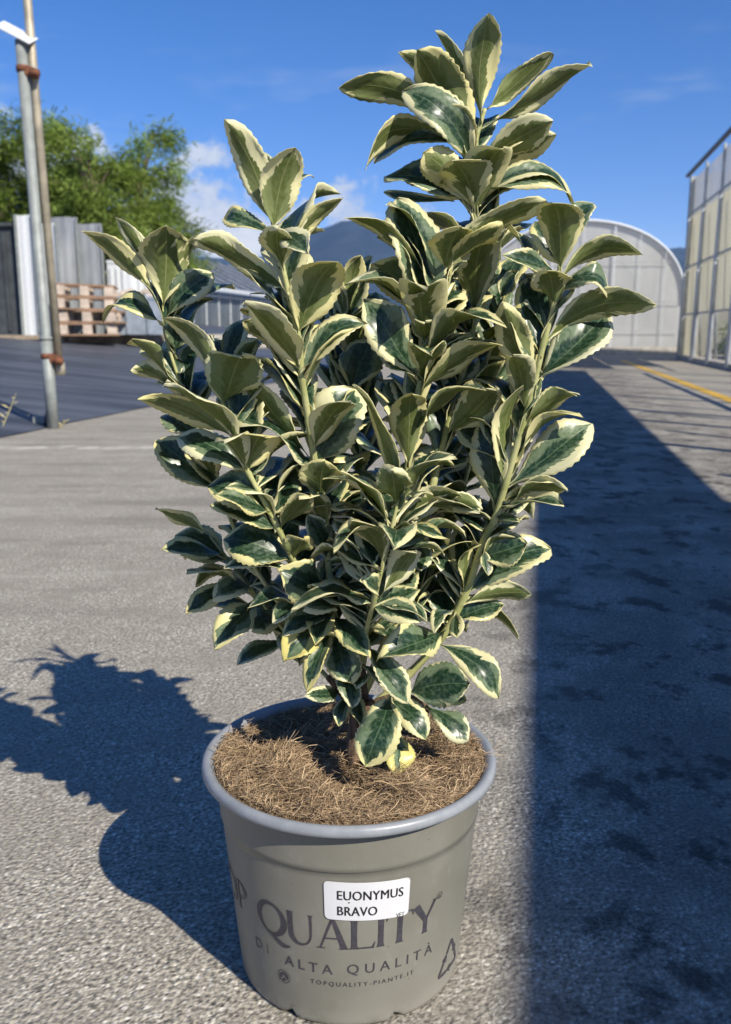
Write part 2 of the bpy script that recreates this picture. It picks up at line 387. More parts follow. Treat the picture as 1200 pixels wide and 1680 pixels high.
mb = MB(); mb.box8([rp(A1+.05, GP, .1), rp(A1+.05, GP+5, .1), rp(A1+.07, GP+5, .1), rp(A1+.07, GP, .1), rp(A1+.05, GP, 3.8), rp(A1+.05, GP+5, 4.6), rp(A1+.07, GP+5, 4.6), rp(A1+.07, GP, 3.8)]); mb.build('gable_panel', M['cream_panel'], rgh)
# young plants standing inside
for k, (al, pe, h) in enumerate(((19.2, 3.9, .75), (18.0, 4.1, .9), (16.8, 4.0, .85), (15.7, 4.2, .8))):
    pl = tag(empty('greenhouse_plant', rp(al, pe)), 'dark leafy plant inside the right-hand greenhouse, %s from its far end' % ('first', 'second', 'third', 'fourth')[k], 'plant', 'plants inside the right-hand greenhouse')
    mb = MB(); c = rp(al, pe); mb.tube([c, c+Vector((0, 0, h))], .02, 5); mb.build('stem', M['weed'], pl)
    mb = MB()
    for _ in range(420):
        u = Vector((random.gauss(0, .24), random.gauss(0, .24), random.uniform(.12, 1)*h)); q = c+u
        a_ = Vector((random.uniform(-1, 1), random.uniform(-1, 1), random.uniform(-.5, .8))).normalized()*.07; b_ = a_.orthogonal().normalized()*.03
        mb.add([q, q+a_*.5+b_, q+a_, q+a_*.5-b_], [(0, 1, 2, 3)])
    mb.build('foliage', M['leafy'], pl)
# bare near bays of the same range, beside the camera: posts, braces and an unseen opaque strip added to cast the shadow band
near = tag(empty('unseen_open_greenhouse', rp(4, GP)), 'unseen bare steel greenhouse bays beside the yard, with an added opaque strip casting the shadow band', 'greenhouse')
cz0, cz1 = 2.42, 3.125
npos = [-4.0, -2.2, -.4, 1.4, 3.2, 4.6, 5.5, 7.1, 8.9, 10.7, 12.6]
for a, b in zip(npos[:-1], npos[1:]):
    mb = MB(); mb.box8([rp(a+.0, GP, cz0), rp(b, GP, cz0), rp(b, GP+.015, cz0), rp(a, GP+.015, cz0), rp(a, GP, cz1), rp(b, GP, cz1), rp(b, GP+.015, cz1), rp(a, GP+.015, cz1)]); mb.build('shadow_strip', M['opaque_strip'], near)
for a in npos:
    mb = MB(); mb.bar(rp(a, GP+.06, 0), rp(a, GP+.06, 3.10), .07); mb.build('post', M['steelframe'], near)
for a in npos[2:]:
    mb = MB(); mb.tube([rp(a+.1, GP+.12, 0), rp(a+.75, GP+.12, 2.42)], .026, 7); mb.build('brace', M['steelframe'], near, True)
for z, r_ in ((1.25, .022), (1.62, .03), (2.0, .02)):
    mb = MB(); mb.tube([rp(npos[0], GP+.05, z), rp(npos[-1], GP+.05, z)], r_, 7)
    if z == 1.62: mb.build('rail', M['steelframe'], near, True)

# ------------------------------------------------------------------ things on the terrace, left
def tz(px, Y): return 0.47
def stand(px, Y, z): p = at(px, 545, Y); return Vector((p.x, p.y, z))
# dark container wall
c = stand(-60, 14.4, .53)
mb = MB(); mb.box(c+Vector((0, .6, .83)), 2.3, 1.2, 1.66)
dk = tag(empty('dark_container', c), 'dark grey container wall at the left edge of the picture', 'container'); mb.build('body', M['dark'], dk)
for k in range(9):
    m2 = MB(); m2.box(c+Vector((-1.0+k*.25, -.015, .83)), .05, .03, 1.5); m2.build('rib', M['dark'], dk)
m2 = MB(); m2.box(c+Vector((0, .58, 1.68)), 2.36, 1.3, .05); m2.build('lid', M['dark'], dk)
# translucent and white sheets stood on edge behind the pallets
def sheet(px0, px1, py0, py1, Y, mat, label, lean=.0, ribs=4, tilt=0.0):
    a = at(px0, py1, Y); b = at(px1, py1, Y+tilt); h = (py1-py0)/FPX*Y*1.0
    root = tag(empty('upright_sheet', Vector(((a.x+b.x)/2, (a.y+b.y)/2, .53))), label, 'sheet', 'sheets standing behind the pallets')
    d = (b-a); d.z = 0; nrm = Vector((-d.y, d.x, 0)).normalized(); z0 = .53; h -= .53-(a.z+b.z)/2
    mb = MB(); N = ribs*6; rows = []
    for i in range(N+1):
        t = i/N; wv = .004*math.sin(t*ribs*2*math.pi); p = Vector((a.x, a.y, z0)) + d*t + nrm*wv
        rows.append((p, p + Vector((0, lean, h + .006*math.sin(t*7+px0)))))
    for i in range(N):
        p, q = rows[i], rows[i+1]; th = nrm*.006
        mb.box8([p[0], q[0], q[0]+th, p[0]+th, p[1], q[1], q[1]+th, p[1]+th])
    mb.build('corrugated_panel', mat, root)
    for t in (0.0, 1.0):
        m2 = MB(); p, q = rows[int(t*N)]; m2.bar(p - nrm*.02, q - nrm*.02, .035); m2.build('edge_batten', M['galv'], root)
    return root
sheet(40, 66, 365, 550, 14.3, M['whitepl'], 'narrow white sheet stood on edge left of the grey post', ribs=2)
sheet(78, 104, 377, 548, 14.5, M['whitepl'], 'white upright sheet just behind the taller thin pipe', ribs=2)
sheet(92, 137, 368, 548, 15.3, M['pale_panel'], 'tallest clear corrugated sheet standing behind the pallet stack', ribs=3)
sheet(134, 176, 378, 548, 15.6, M['pale_panel'], 'clear corrugated sheet right of the tallest one, behind the pallets', ribs=3)
def block(name, px0, px1, py0, py1, Y, depth, mat, label, cat, lid=True):
    a = at(px0, py1, Y); b = at(px1, py1, Y); h = at(px0, py0, Y).z - .53; cc = (a+b)/2; cc.z = .535
    root = tag(empty(name, cc), label, cat)
    mb = MB(); mb.box(cc+Vector((0, depth/2, h/2)), b.x-a.x, depth, h*.94); mb.build('body', mat, root)
    mb = MB(); mb.box(cc+Vector((0, depth/2, h-.02)), (b.x-a.x)*1.03, depth*1.03, .05); mb.build('rim', mat, root)
    for k in range(3):
        m2 = MB(); m2.box(cc+Vector(((k-1)*(b.x-a.x)*.31, -.012, h*.47)), .04, .03, h*.85); m2.build('rib', mat, root)
    return root
block('white_tank', 182, 214, 428, 550, 16.6, .8, M['whitepl'], 'white tank standing behind the right end of the pallet stack', 'tank')
block('white_tank', 216, 252, 440, 550, 16.9, .8, M['whitepl'], 'white tank half hidden by the leftmost leaves, right of another tank', 'tank')
block('grey_crate', 190, 300, 487, 551, 14.6, .9, M['greybox'], 'wide grey-blue plastic crate right of the pallets', 'crate')
# debris on the crate
for k in range(7):
    p = at(196+k*9, 484-(k % 3)*3, 14.7); mb = MB(); mb.box(p, .09, .12, .07, Vector((1, .2*k % 1, .1)).normalized())
    mb.build('loose_block', M['palletend']); o = bpy.data.objects[[x.name for x in bpy.data.objects if x.name.startswith('loose_block')][-1]]
    tag(o, 'pale wooden offcut on the grey-blue crate, %s from the pallets' % ('first','second','third','fourth','fifth','sixth','last')[k], 'offcut', 'offcuts on the grey crate')
# pallets
pw = (192-97)/FPX*13.9; ph = .19
for k in range(4):
    z = .54 + k*ph; p = at(145 + (k % 2)*2 - k*1.2, 547, 13.9)
    root = tag(empty('pallet', (p.x, p.y, z)), ('bottom', 'second lowest', 'second highest', 'topmost')[k] + ' wooden pallet of the stack beside the grey post', 'pallet', 'stacked wooden pallets')
    ang = random.uniform(-.13, .13) + .12; ax = Vector((math.cos(ang), math.sin(ang), -.035*(k/3))).normalized(); ay = Vector((-math.sin(ang), math.cos(ang), 0)); base = Vector((p.x, p.y, z))
    for zz in (.012, ph-.014):
        for j in range(5):
            mb = MB(); mb.box(base + ay*(j*.2) + Vector((0, 0, zz)), pw, .12, .024, ax, ay); mb.build('board', M['pallet'], root)
    for i in (-1, 0, 1):
        for j in (0, 2, 4):
            mb = MB(); mb.box(base + ax*(i*(pw/2-.08)*.96) + ay*(j*.2) + Vector((0, 0, ph/2-.001)), .13, .11, ph-.056, ax, ay); mb.build('block', M['palletend'], root)
# long low glasshouse
lg0 = at(255, 548, 27); lg1 = at(455, 552, 40)
lgh = tag(empty('long_glasshouse', (lg0+lg1)/2), 'long low glasshouse with dark roof behind the shrub, left', 'greenhouse')
d = lg1-lg0; d.z = 0; L = d.length; d.normalize(); nb = Vector((-d.y, d.x, 0)); z0 = .53; eave = at(340, 473, 31).z; ridge = eave + .95
def lp(t, o, z): q = lg0 + d*(t*L) + nb*o; return Vector((q.x, q.y, z))
mb = MB(); mb.box8([lp(-.35, -.25, eave+.06), lp(1.1, -.25, eave+.06), lp(1.1, 2.6, ridge+.5), lp(-.35, 2.6, ridge+.5), lp(-.35, -.25, eave+.09), lp(1.1, -.25, eave+.09), lp(1.1, 2.6, ridge+.53), lp(-.35, 2.6, ridge+.53)]); mb.build('roof', M['dark_roof'], lgh)
for k in range(14):
    t = -.35 + k*1.45/13; mb = MB(); mb.bar(lp(t, -.25, eave+.12), lp(t, 2.6, ridge+.56), .04); mb.build('roof_bar', M['steelframe'], lgh)
mb = MB(); mb.bar(lp(-.35, -.3, eave), lp(1.1, -.3, eave), .12, .14); mb.build('gutter', M['white_gutter'], lgh)
mb = MB(); mb.bar(lp(-.35, -.1, eave-.22), lp(1.1, -.1, eave-.22), .05); mb.build('rail', M['white_gutter'], lgh)
NPn = 15
for k in range(NPn):
    t0, t1 = -.35+1.45*k/NPn, -.35+1.45*(k+1)/NPn
    mb = MB(); mb.box8([lp(t0+.003, 0, z0), lp(t1-.003, 0, z0), lp(t1-.003, .02, z0), lp(t0+.003, .02, z0), lp(t0+.003, 0, eave-.1), lp(t1-.003, 0, eave-.1), lp(t1-.003, .02, eave-.1), lp(t0+.003, .02, eave-.1)]); mb.build('pane', M['pane'], lgh)
    mb = MB(); mb.bar(lp(t0, -.04, z0), lp(t0, -.04, eave-.06), .04); mb.build('post', M['white_gutter'], lgh)
mb = MB(); mb.box8([lp(-.35, 5, z0), lp(1.1, 5, z0), lp(1.1, 5.1, z0), lp(-.35, 5.1, z0), lp(-.35, 5, eave), lp(1.1, 5, eave), lp(1.1, 5.1, eave), lp(-.35, 5.1, eave)]); mb.build('partition_wall', M['pale_panel'], lgh)
for k, (t, o) in enumerate(((.42, 1.0), (.55, 1.2), (.68, .9), (.82, 1.2))):
    c = lp(t, o, z0); pl = tag(empty('potted_crop', c), 'small green crop plant behind the long glasshouse panes, %s from the left' % ('first', 'second', 'third', 'fourth')[k], 'plant', 'crop plants in the long glasshouse')
    mb = MB(); mb.tube([c, c+Vector((0, 0, .5))], .02, 5); mb.build('stem', M['weed'], pl)
    mb = MB()
    for _ in range(200):
        q = c + Vector((random.gauss(0, .3), random.gauss(0, .3), random.uniform(.1, .75))); a_ = Vector((random.uniform(-1, 1), random.uniform(-1, 1), random.uniform(-.3, .8))).normalized()*.14; b_ = a_.orthogonal().normalized()*.05
        mb.add([q, q+a_*.5+b_, q+a_, q+a_*.5-b_], [(0, 1, 2, 3)])
    mb.build('foliage', M['leafy'], pl)

# ------------------------------------------------------------------ feathery trees
def tree_mat(name, c):
    m, n = newmat(name); oi = n.geo()
    f = n.noise(oi, 1.6, 4, .6); f2 = n.noise(oi, 9, 3, .6)
    cc = n.mix(n.ramp(f, .35, .65), tuple(k*.6 for k in c), tuple(k*1.25 for k in c)); cc = n.mix(n.ramp(f2, .5, .75, 0, .4), cc, (c[0]*1.7, c[1]*1.5, c[2]*1.1))
    n.put(n.b.inputs['Base Color'], cc); n.b.inputs['Roughness'].default_value = .6; n.b.inputs['Specular IOR Level'].default_value = .3
    tl = n.node('ShaderNodeBsdfTranslucent'); n.put(tl.inputs[0], cc); mx = n.node('ShaderNodeMixShader'); mx.inputs[0].default_value = .42
    n.l.new(n.b.outputs[0], mx.inputs[1]); n.l.new(tl.outputs[0], mx.inputs[2]); n.l.new(mx.outputs[0], n.o.inputs[0]); return m
M['tree1'] = tree_mat('feathery_green', (.22, .31, .06)); M['tree2'] = tree_mat('pale_feathery_green', (.26, .35, .075)); M['tree3'] = tree_mat('deep_feathery_green', (.17, .24, .04))
M['bark'] = simple('tree_bark', (.13, .10, .07), .9, vs=5, var=.3)
def tree(px, Y, topy, halfpx, mat, label, seed, nb=46, leaves=400, basez=.52):
    r = random.Random(seed); base = stand(px, Y, basez); H = at(px, topy, Y).z - basez; W = halfpx/FPX*Y
    root = tag(empty('feathery_tree', base), label, 'tree', 'trees behind the upright sheets')
    mt = MB(); mc = MB(); mt.tube([base, base+Vector((r.uniform(-.1, .1), 0, H*.35)), base+Vector((r.uniform(-.2, .2), 0, H*.75))], [.11, .085, .04], 8)
    for k in range(nb):
        hz = r.uniform(.12, .80); s0 = base + Vector((0, 0, H*hz*.85)); az = r.uniform(0, 2*math.pi)
        fall = (1-max(0, hz-.35)*.9); L = W*r.uniform(.55, 1.0)*fall; rise = H*r.uniform(.10, .36)
        e = s0 + Vector((math.cos(az)*L, math.sin(az)*L*.8, rise)); mid = s0.lerp(e, .5) + Vector((0, 0, rise*.35))
        pth = [Vector(p) for p in catmull([s0, mid, e, e+Vector((math.cos(az)*.25, math.sin(az)*.25, -.12))], 5)]
        mt.tube(pth[:12], [.028*(1-.06*i) for i in range(12)], 5)
        for j in range(leaves):
            t = r.uniform(.25, 1)**.8; p = pth[min(len(pth)-1, int(t*(len(pth)-1)))]
            q = p + Vector((r.gauss(0, .12), r.gauss(0, .12), r.gauss(0, .14)))
            a_ = Vector((math.cos(az)+r.uniform(-1, 1), math.sin(az)+r.uniform(-1, 1), r.uniform(-1.0, .7))).normalized()*r.uniform(.10, .26); b_ = a_.cross(Vector((r.uniform(-1, 1), r.uniform(-1, 1), 1))).normalized()*r.uniform(.008, .018)
            mc.add([q, q+a_*.45+b_, q+a_, q+a_*.45-b_], [(0, 1, 2, 3)])
    mt.build('trunk', M['bark'], root, True); mc.build('crown', mat, root); return root
tree(-15, 18.5, 185, 125, M['tree3'], 'deep green feathery tree cut by the left picture edge', 11)
tree(75, 19.5, 178, 105, M['tree1'], 'tallest feathery green tree, crossed by the grey post', 12, 46)
tree(165, 18.0, 208, 95, M['tree2'], 'pale feathery tree standing above the upright sheets', 13, 46)
tree(238, 19.0, 216, 82, M['tree1'], 'feathery tree on the right of the row, thin against the cloud', 14, 34)
tree(300, 24.0, 345, 40, M['tree3'], 'low bushy tree beside the long glasshouse roof', 15, 26, 120)
tree(40, 22.0, 300, 150, M['tree3'], 'dense dark tree filling the gap behind the others', 16, 40, 190)

# ------------------------------------------------------------------ post with the clamped pipe
pb = gp(88, 703); PYb = pb.y
post = tag(empty('grey_post', pb), 'grey steel post with a thinner pipe clamped beside it, left', 'post')
top = at(34, 66, PYb); topz = top.z; lean = Vector((top.x - pb.x, 0, 0))
def pp(z, ox=0, oy=0): return Vector((pb.x + lean.x*z/topz + ox, pb.y + oy, z))
mb = MB(); mb.tube([pp(-.02), pp(.55)], .036, 14); mb.build('post', M['galv'], post, True)
mb = MB(); mb.tube([pp(.55), pp(.56), pp(topz)], [.036, .0325, .0325], 14); mb.build('post_tube', M['galv'], post, True)
mb = MB(); mb.tube([pp(.553), pp(.575)], .040, 14); mb.build('collar', M['galv'], post, True)
zl = at(93, 600, PYb).z
mb = MB(); mb.tube([pp(zl, .052, .05), pp(topz+1.4, .038, .05)], .026, 12); mb.build('pipe', M['oldpipe'], post, True)
mb = MB(); mb.tube([pp(zl-.06, .052, .05), pp(zl+.02, .052, .05)], .036, 12); mb.build('pipe_socket', M['oldpipe'], post, True)
for z in (at(45, 113, PYb).z, zl+.06):
    mb = MB(); mb.tube([pp(z-.016), pp(z+.016)], .039, 14); mb.build('clamp_band', M['rust'], post, True)
    mb = MB(); mb.box(pp(z-.02, .05, -.0), .07, .06, .05, Vector((1, 0, -.25)).normalized()); cl = mb.build('clamp', M['rust'], post)
    mb = MB(); mb.tube([pp(z-.03, .05, -.03), pp(z-.03, .105, -.03)], .02, 6); mb.build('clamp_bolt', M['rust'], cl, True)
mb = MB(); t_ = pp(topz+.012, -.02); mb.box(t_+Vector((0, 0, .03)), .21, .13, .006, Vector((.86, .10, -.42)).normalized(), Vector((.12, .86, .45)).normalized(), Vector((.42, -.40, .80)).normalized()); mb.build('cap_sheet', M['whitepl'], post)
bp_ = pp(0, -.05, .1); mb = MB(); mb.tube([bp_+Vector((-.02, 0, .0)), bp_+Vector((.02, .0, .2)), pp(.32, -.02, .05)], [.03, .022, .01], 7); mb.build('base_brace', M['dark'], post, True)
mb = MB(); mb.box(gp(72, 698)+Vector((0, 0, .03)), .10, .10, .06); o = mb.build('ballast_block', M['galv'], origin=gp(72, 698)); tag(o, 'small grey block on the ground at the foot of the post', 'block')
# dry weeds beside the post
for k, (x0, y0, x1, y1, lab) in enumerate(((2, 706, 27, 645, 'dry grass stalk standing at the left picture edge'), (25, 692, 60, 684, 'dry weed sprig lying left of the post foot'), (98, 702, 108, 690, 'tiny dry weed tuft right of the post foot'))):
    a = gp(x0, y0); b = at(x1, y1, a.y); r = tag(empty('dry_weed', a), lab, 'weed', 'dry weeds by the post'); mb = MB()
    mb.tube([a, a.lerp(b, .5)+Vector((.01, 0, .015)), b], [.004, .003, .0015], 5); mb.build('stalk', M['weed'], r)
    for j in range(6):
        q = a.lerp(b, .2+.13*j); m2 = MB(); e = Vector((random.uniform(-.05, .06), random.uniform(-.03, .03), random.uniform(.0, .04))); s_ = e.orthogonal().normalized()*.005
        m2.add([q, q+e*.5+s_, q+e, q+e*.5-s_], [(0, 1, 2, 3)]); m2.build('blade', M['weed'], r)

# ------------------------------------------------------------------ pot
PX, PY = -0.0155, D0; PH = 0.2135; RR = 0.1405
POT = Vector((PX, PY, 0))
def wallr(z):                       # outer radius of the pot wall
    if z > PH-.0100: return RR-.004
    if z > .163: return .1245 + (z-.163)*.055
    return .1080 + (z/.163)*.0151
prof = [(.0, .004), (.1035, .004), (.106, .0), (.1083, .003)]
z = .006
while z < .1625: prof.append((wallr(z), z)); z += .0075
prof += [(wallr(.1625), .1625), (.1246, .1636), (.1247, .168), (.1258, .185), (.1266, PH-.0105), (RR-.002, PH-.0098), (RR-.0003, PH-.0080), (RR, PH-.0055), (RR-.0006, PH-.0028), (RR-.0022, PH-.0008), (RR-.0045, PH), (.1335, PH-.0006), (.1300, PH-.0030), (.1262, PH-.0075), (.1250, PH-.014), (.119, PH-.05), (.0, PH-.05)]
NSEG = 128; vv = []; ff = []
notch = {int(NSEG*a) % NSEG for a in ()}
for i, (r, z) in enumerate(prof):
    for j in range(NSEG):
        a = 2*math.pi*j/NSEG; zz = z
        if 1 <= i <= 4:                        # drainage scallops moulded in the foot
            k = math.cos(a*7 + 1.9); zz += .007*max(0, (k-.93)/.07)**.6 if k > .93 else 0
        vv.append((r*math.cos(a), r*math.sin(a), zz))
for i in range(len(prof)-1):
    for j in range(NSEG): ff.append((i*NSEG+j, i*NSEG+(j+1) % NSEG, (i+1)*NSEG+(j+1) % NSEG, (i+1)*NSEG+j))
def pot_mat():
    m, n = newmat('taupe_pot_plastic'); p = n.obj(); x, y, z = n.sep(p)
    f = n.noise(p, 14, 5, .6); c = n.mix(n.ramp(f, .3, .7), (.178, .170, .136), (.212, .204, .168))
    c = n.mix(n.math('MULTIPLY', n.ramp(n.noise(n.comb(x, y, n.math('MULTIPLY', z, .6)), 45, 4, .75), .54, .72), .38), c, (.27, .265, .235))         # dusty smears
    sp = n.voro(p, 55); c = n.mix(n.ramp(sp, .055, .03), c, (.10, .09, .07))                                # specks of soil
    du = n.math('MULTIPLY', n.ramp(z, .03, .0), n.ramp(n.noise(p, 30, 5, .7), .35, .6)); c = n.mix(n.math('MULTIPLY', du, .5), c, (.28, .265, .225))
    n.put(n.b.inputs['Base Color'], c); n.put(n.b.inputs['Roughness'], n.ramp(f, .3, .7, .40, .52)); n.b.inputs['Specular IOR Level'].default_value = .5
    n.put(n.b.inputs['Normal'], n.bump(n.noise(p, 260, 3, .6), .10, .001)); return m
def rim_mat():
    m, n = newmat('pale_grey_rim_plastic'); p = n.obj()
    f = n.noise(p, 40, 5, .65); n.put(n.b.inputs['Base Color'], n.mix(n.ramp(f, .3, .7), (.22, .235, .25), (.28, .295, .31)))
    n.b.inputs['Roughness'].default_value = .36; n.put(n.b.inputs['Normal'], n.bump(n.noise(p, 150, 3, .6), .08, .001)); return m
M['pot'] = pot_mat(); M['rim'] = rim_mat(); M['print'] = simple('dark_grey_print', (.050, .046, .055), .55, vs=300, var=.25); M['printlight'] = simple('faded_grey_print', (.115, .108, .095), .55, vs=300, var=.25)
M['sticker'] = simple('white_sticker_paper', (.66, .66, .66), .5, var=.03, vs=60); M['ink'] = simple('black_label_ink', (.012, .012, .014), .5)
pot = tag(empty('plant_pot', POT), 'round taupe plastic plant pot with printed lettering and white label', 'pot')
ri = next(i for i, (r, z) in enumerate(prof) if abs(z-(PH-.0105)) < 1e-6) 
nf = (ri)*NSEG
me = mesh('pot_wall', vv[:(ri+1)*NSEG], ff[:nf]); link('wall', me, M['pot'], pot, True)
rimv = vv[ri*NSEG:]; me = mesh('pot_rim', rimv, [tuple(i-ri*NSEG for i in f) for f in ff[nf:]]); link('rim', me, M['rim'], pot, True)

def pot_hit(px, py):                # (angle, height) where a pixel's ray meets the pot wall
    d = ray(px, py).normalized(); t = .3
    while t < 1.2:
        p = CAMP + d*t - POT
        if 0 <= p.z < PH and math.hypot(p.x, p.y) <= wallr(p.z): break
        t += .0004
    return math.atan2(p.y, p.x), p.z
def onpot(a, z, e): r = wallr(z)+e; return Vector((r*math.cos(a), r*math.sin(a), z))
RM = .119
def wrap(v2, f, a0, z0, e, name, mat, parent, shear=0.0, sc=1.0):
    vs3 = [onpot(a0 + (x*sc)/RM, z0 + y*sc + shear*x*sc, e) for x, y in v2]
    return link(name, mesh(name, vs3, f), mat, parent)
def text2d(s, size, spacing=1.0):
    cu = bpy.data.curves.new('t', 'FONT'); cu.body = s; cu.size = size; cu.space_character = spacing; cu.resolution_u = 3; cu.align_x = 'CENTER'
    o = bpy.data.objects.new('t', cu); col.objects.link(o); dg = bpy.context.evaluated_depsgraph_get(); dg.update()
    me = o.evaluated_get(dg).to_mesh(); v = [(q.co.x, q.co.y) for q in me.vertices]; f = [tuple(p.vertices) for p in me.polygons]
    o.evaluated_get(dg).to_mesh_clear(); bpy.data.objects.remove(o); bpy.data.curves.remove(cu); return v, f
def refine(v, f, maxx):             # split long triangles so print follows the curve
    bm = bmesh.new(); vs2 = [bm.verts.new((x, y, 0)) for x, y in v]
    for q in f:
        try: bm.faces.new([vs2[i] for i in q])
        except ValueError: pass
    bmesh.ops.triangulate(bm, faces=bm.faces[:])
    for _ in range(6):
        ed = [e for e in bm.edges if abs(e.verts[0].co.x-e.verts[1].co.x) > maxx]
        if not ed: break
        bmesh.ops.subdivide_edges(bm, edges=ed, cuts=1); bmesh.ops.triangulate(bm, faces=bm.faces[:])
    bm.verts.index_update(); out = [(q.co.x, q.co.y) for q in bm.verts], [tuple(p.index for p in q.verts) for q in bm.faces]; bm.free(); return out
# serif capitals: each glyph is a set of strokes; unit = cap height
def strip(pts):                     # pts: (x, y, half-width x, half-width y direction angle)
    v = []; f = []
    for i, (x, y, h) in enumerate(pts):
        a = pts[max(0, i-1)]; b = pts[min(len(pts)-1, i+1)]; dx, dy = b[0]-a[0], b[1]-a[1]; l = math.hypot(dx, dy) or 1
        v += [(x - dy/l*h, y + dx/l*h), (x + dy/l*h, y - dx/l*h)]
        if i: k = 2*i; f.append((k-2, k-1, k+1, k))
    return v, f
def dens(pts, n=8): return catmull(pts, n)
def line(x0, y0, x1, y1, h0, h1=None, n=10): 
    h1 = h0 if h1 is None else h1; return [(x0+(x1-x0)*i/n, y0+(y1-y0)*i/n, h0+(h1-h0)*i/n) for i in range(n+1)]
def stem_(x, y0=0, y1=1, h=.07):    # flared upright
    return [(x, y0, h*1.6), (x, y0+.03, h*1.25), (x, y0+.12, h), (x, (y0+y1)/2, h*.92), (x, y1-.12, h), (x, y1-.03, h*1.25), (x, y1, h*1.6)]
def glyph(ch):
    if ch == 'Q':
        ring = []
        for i in range(41):
            t = 2*math.pi*i/40 + .3; th = .035 + .055*abs(math.cos(t+.35))**1.5; ring.append((.46+.42*math.cos(t), .5+.50*math.sin(t), th))
        return [ring, dens([(.34, .06, .02), (.55, -.10, .05), (.80, -.24, .07), (1.02, -.22, .03)])], .98
    if ch == 'U': return [dens([(.10, 1.0, .11), (.10, .93, .075), (.10, .5, .07), (.13, .18, .07), (.30, .0, .045), (.52, .04, .03), (.64, .25, .028), (.66, .6, .03), (.66, .94, .04), (.66, 1.0, .085)])], .80
    if ch == 'A': return [line(.42, 1.02, .72, 0, .045, .085), line(.42, 1.0, .10, 0, .035, .025), line(.20, .34, .60, .34, .022), line(.0, .012, .22, .012, .014), line(.58, .012, .86, .012, .014)], .84
    if ch == 'L': return [stem_(.13, h=.075), line(.13, .025, .60, .025, .022, .03), line(.60, .0, .66, .20, .035, .012)], .68
    if ch == 'I': return [stem_(.13, h=.075)], .27
    if ch == 'T': return [stem_(.37, 0, .98, .075), line(.03, .97, .71, .97, .025), line(.04, .98, .0, .80, .035, .012), line(.70, .98, .74, .80, .035, .012)], .76
    if ch == 'Y': return [line(.06, 1.0, .38, .45, .10, .07), line(.68, 1.0, .40, .46, .045, .03), [(.385, .47, .07), (.385, .12, .068), (.385, .03, .085), (.385, 0, .11)], line(.58, .99, .80, .99, .012)], .78
    if ch == 'O': return [[(.46+.42*math.cos(2*math.pi*i/40), .5+.5*math.sin(2*math.pi*i/40), .035+.055*abs(math.cos(2*math.pi*i/40+.35))**1.5) for i in range(41)]], .95
    if ch == 'P': return [stem_(.13, h=.075), dens([(.13, .97, .03), (.38, .97, .04), (.56, .74, .085), (.40, .48, .04), (.2, .46, .025)])], .64
def serif_word(word, a0, a1, z0, h, name, mat, e=.0004):
    """letters spread so the word runs from angle a0 to a1, base at z0(a)"""
    ws = [glyph(c)[1] for c in word]; tot = sum(ws); span = (a1-a0)*RM; sx = span/tot; x = 0
    root = link(name, mesh(name, [], []), mat, pot); k = 0; mbx = MB()
    for c, wd in zip(word, ws):
        for st in glyph(c)[0]:
            v, f = strip(st); ee = e + .00003*(k % 9); k += 1
            mbx.add([onpot(a0 + (x+px_)*sx/RM, z0 + py_*h, ee) for px_, py_ in v], f)
        x += wd
    root.data.from_pydata([tuple(q) for q in mbx.v], [], mbx.f); root.data.update(); return root
aQ, zQ = pot_hit(428, 1522); aY, zY = pot_hit(716, 1500); aL, zL = pot_hit(566, 1557); _, zT = pot_hit(566, 1490)
serif_word('QUALITY', aQ, aY, zL, pot_hit(480, 1501)[1]-pot_hit(500, 1552)[1]+.002, 'printed_word', M['print'])
UH = pot_hit(480, 1501)[1]-pot_hit(500, 1552)[1]; aP, _ = pot_hit(404, 1480); serif_word('TOP', aP-.62, aP+.02, zL+.001, UH, 'printed_word', M['printlight'])
def ptext(s, size, px, py, name, mat, spacing=1.0, parent=pot, e=.0005, shear=0.0, maxx=.004, sx=1.0):
    a, z_ = pot_hit(px, py); v, f = text2d(s, size, spacing); v = [(x*sx, y) for x, y in v]; v, f = refine(v, f, maxx); return wrap(v, f, a, z_, e, name, mat, parent, shear)
ptext('ALTA', .0145, 506, 1592, 'printed_word', M['print'], 1.55); ptext('QUALITÀ', .0145, 645, 1588, 'printed_word', M['print'], 1.60)
ptext('DI', .0145, 431, 1558, 'printed_word', M['printlight'], 1.7); ptext('PIANTE', .0145, 385, 1535, 'printed_word', M['printlight'], 1.6)
ptext('TOPQUALITY-PIANTE.IT', .0064, 597, 1617, 'printed_word', M['print'], 1.42, sx=1.06)
ptext('R', .0052, 721, 1472, 'registered_mark', M['print'])
def ringmark(px, py, r0, r1, name, mat, e=.0006, n=28):
    a, z_ = pot_hit(px, py); v = []; f = []
    for i in range(n):
        t = 2*math.pi*i/n; v += [(r0*math.cos(t), r0*math.sin(t)), (r1*math.cos(t), r1*math.sin(t))]
    for i in range(n): j = (i+1) % n; f.append((2*i, 2*i+1, 2*j+1, 2*j))
    return wrap(v, f, a, z_, e, name, mat, pot)
ringmark(721, 1468, .0029, .0034, 'registered_ring', M['print'])
ringmark(467, 1601, .0064, .0070, 'emblem_ring', M['print']); ringmark(467, 1601, .0020, .0048, 'emblem', M['print'], n=9)
a, z_ = pot_hit(467, 1601); v, f = strip([(-.003, -.0035, .0006), (0, .0012, .0008), (.003, -.0035, .0006)]); wrap(v, f, a, z_, .0009, 'emblem_peak', M['pot'], pot)
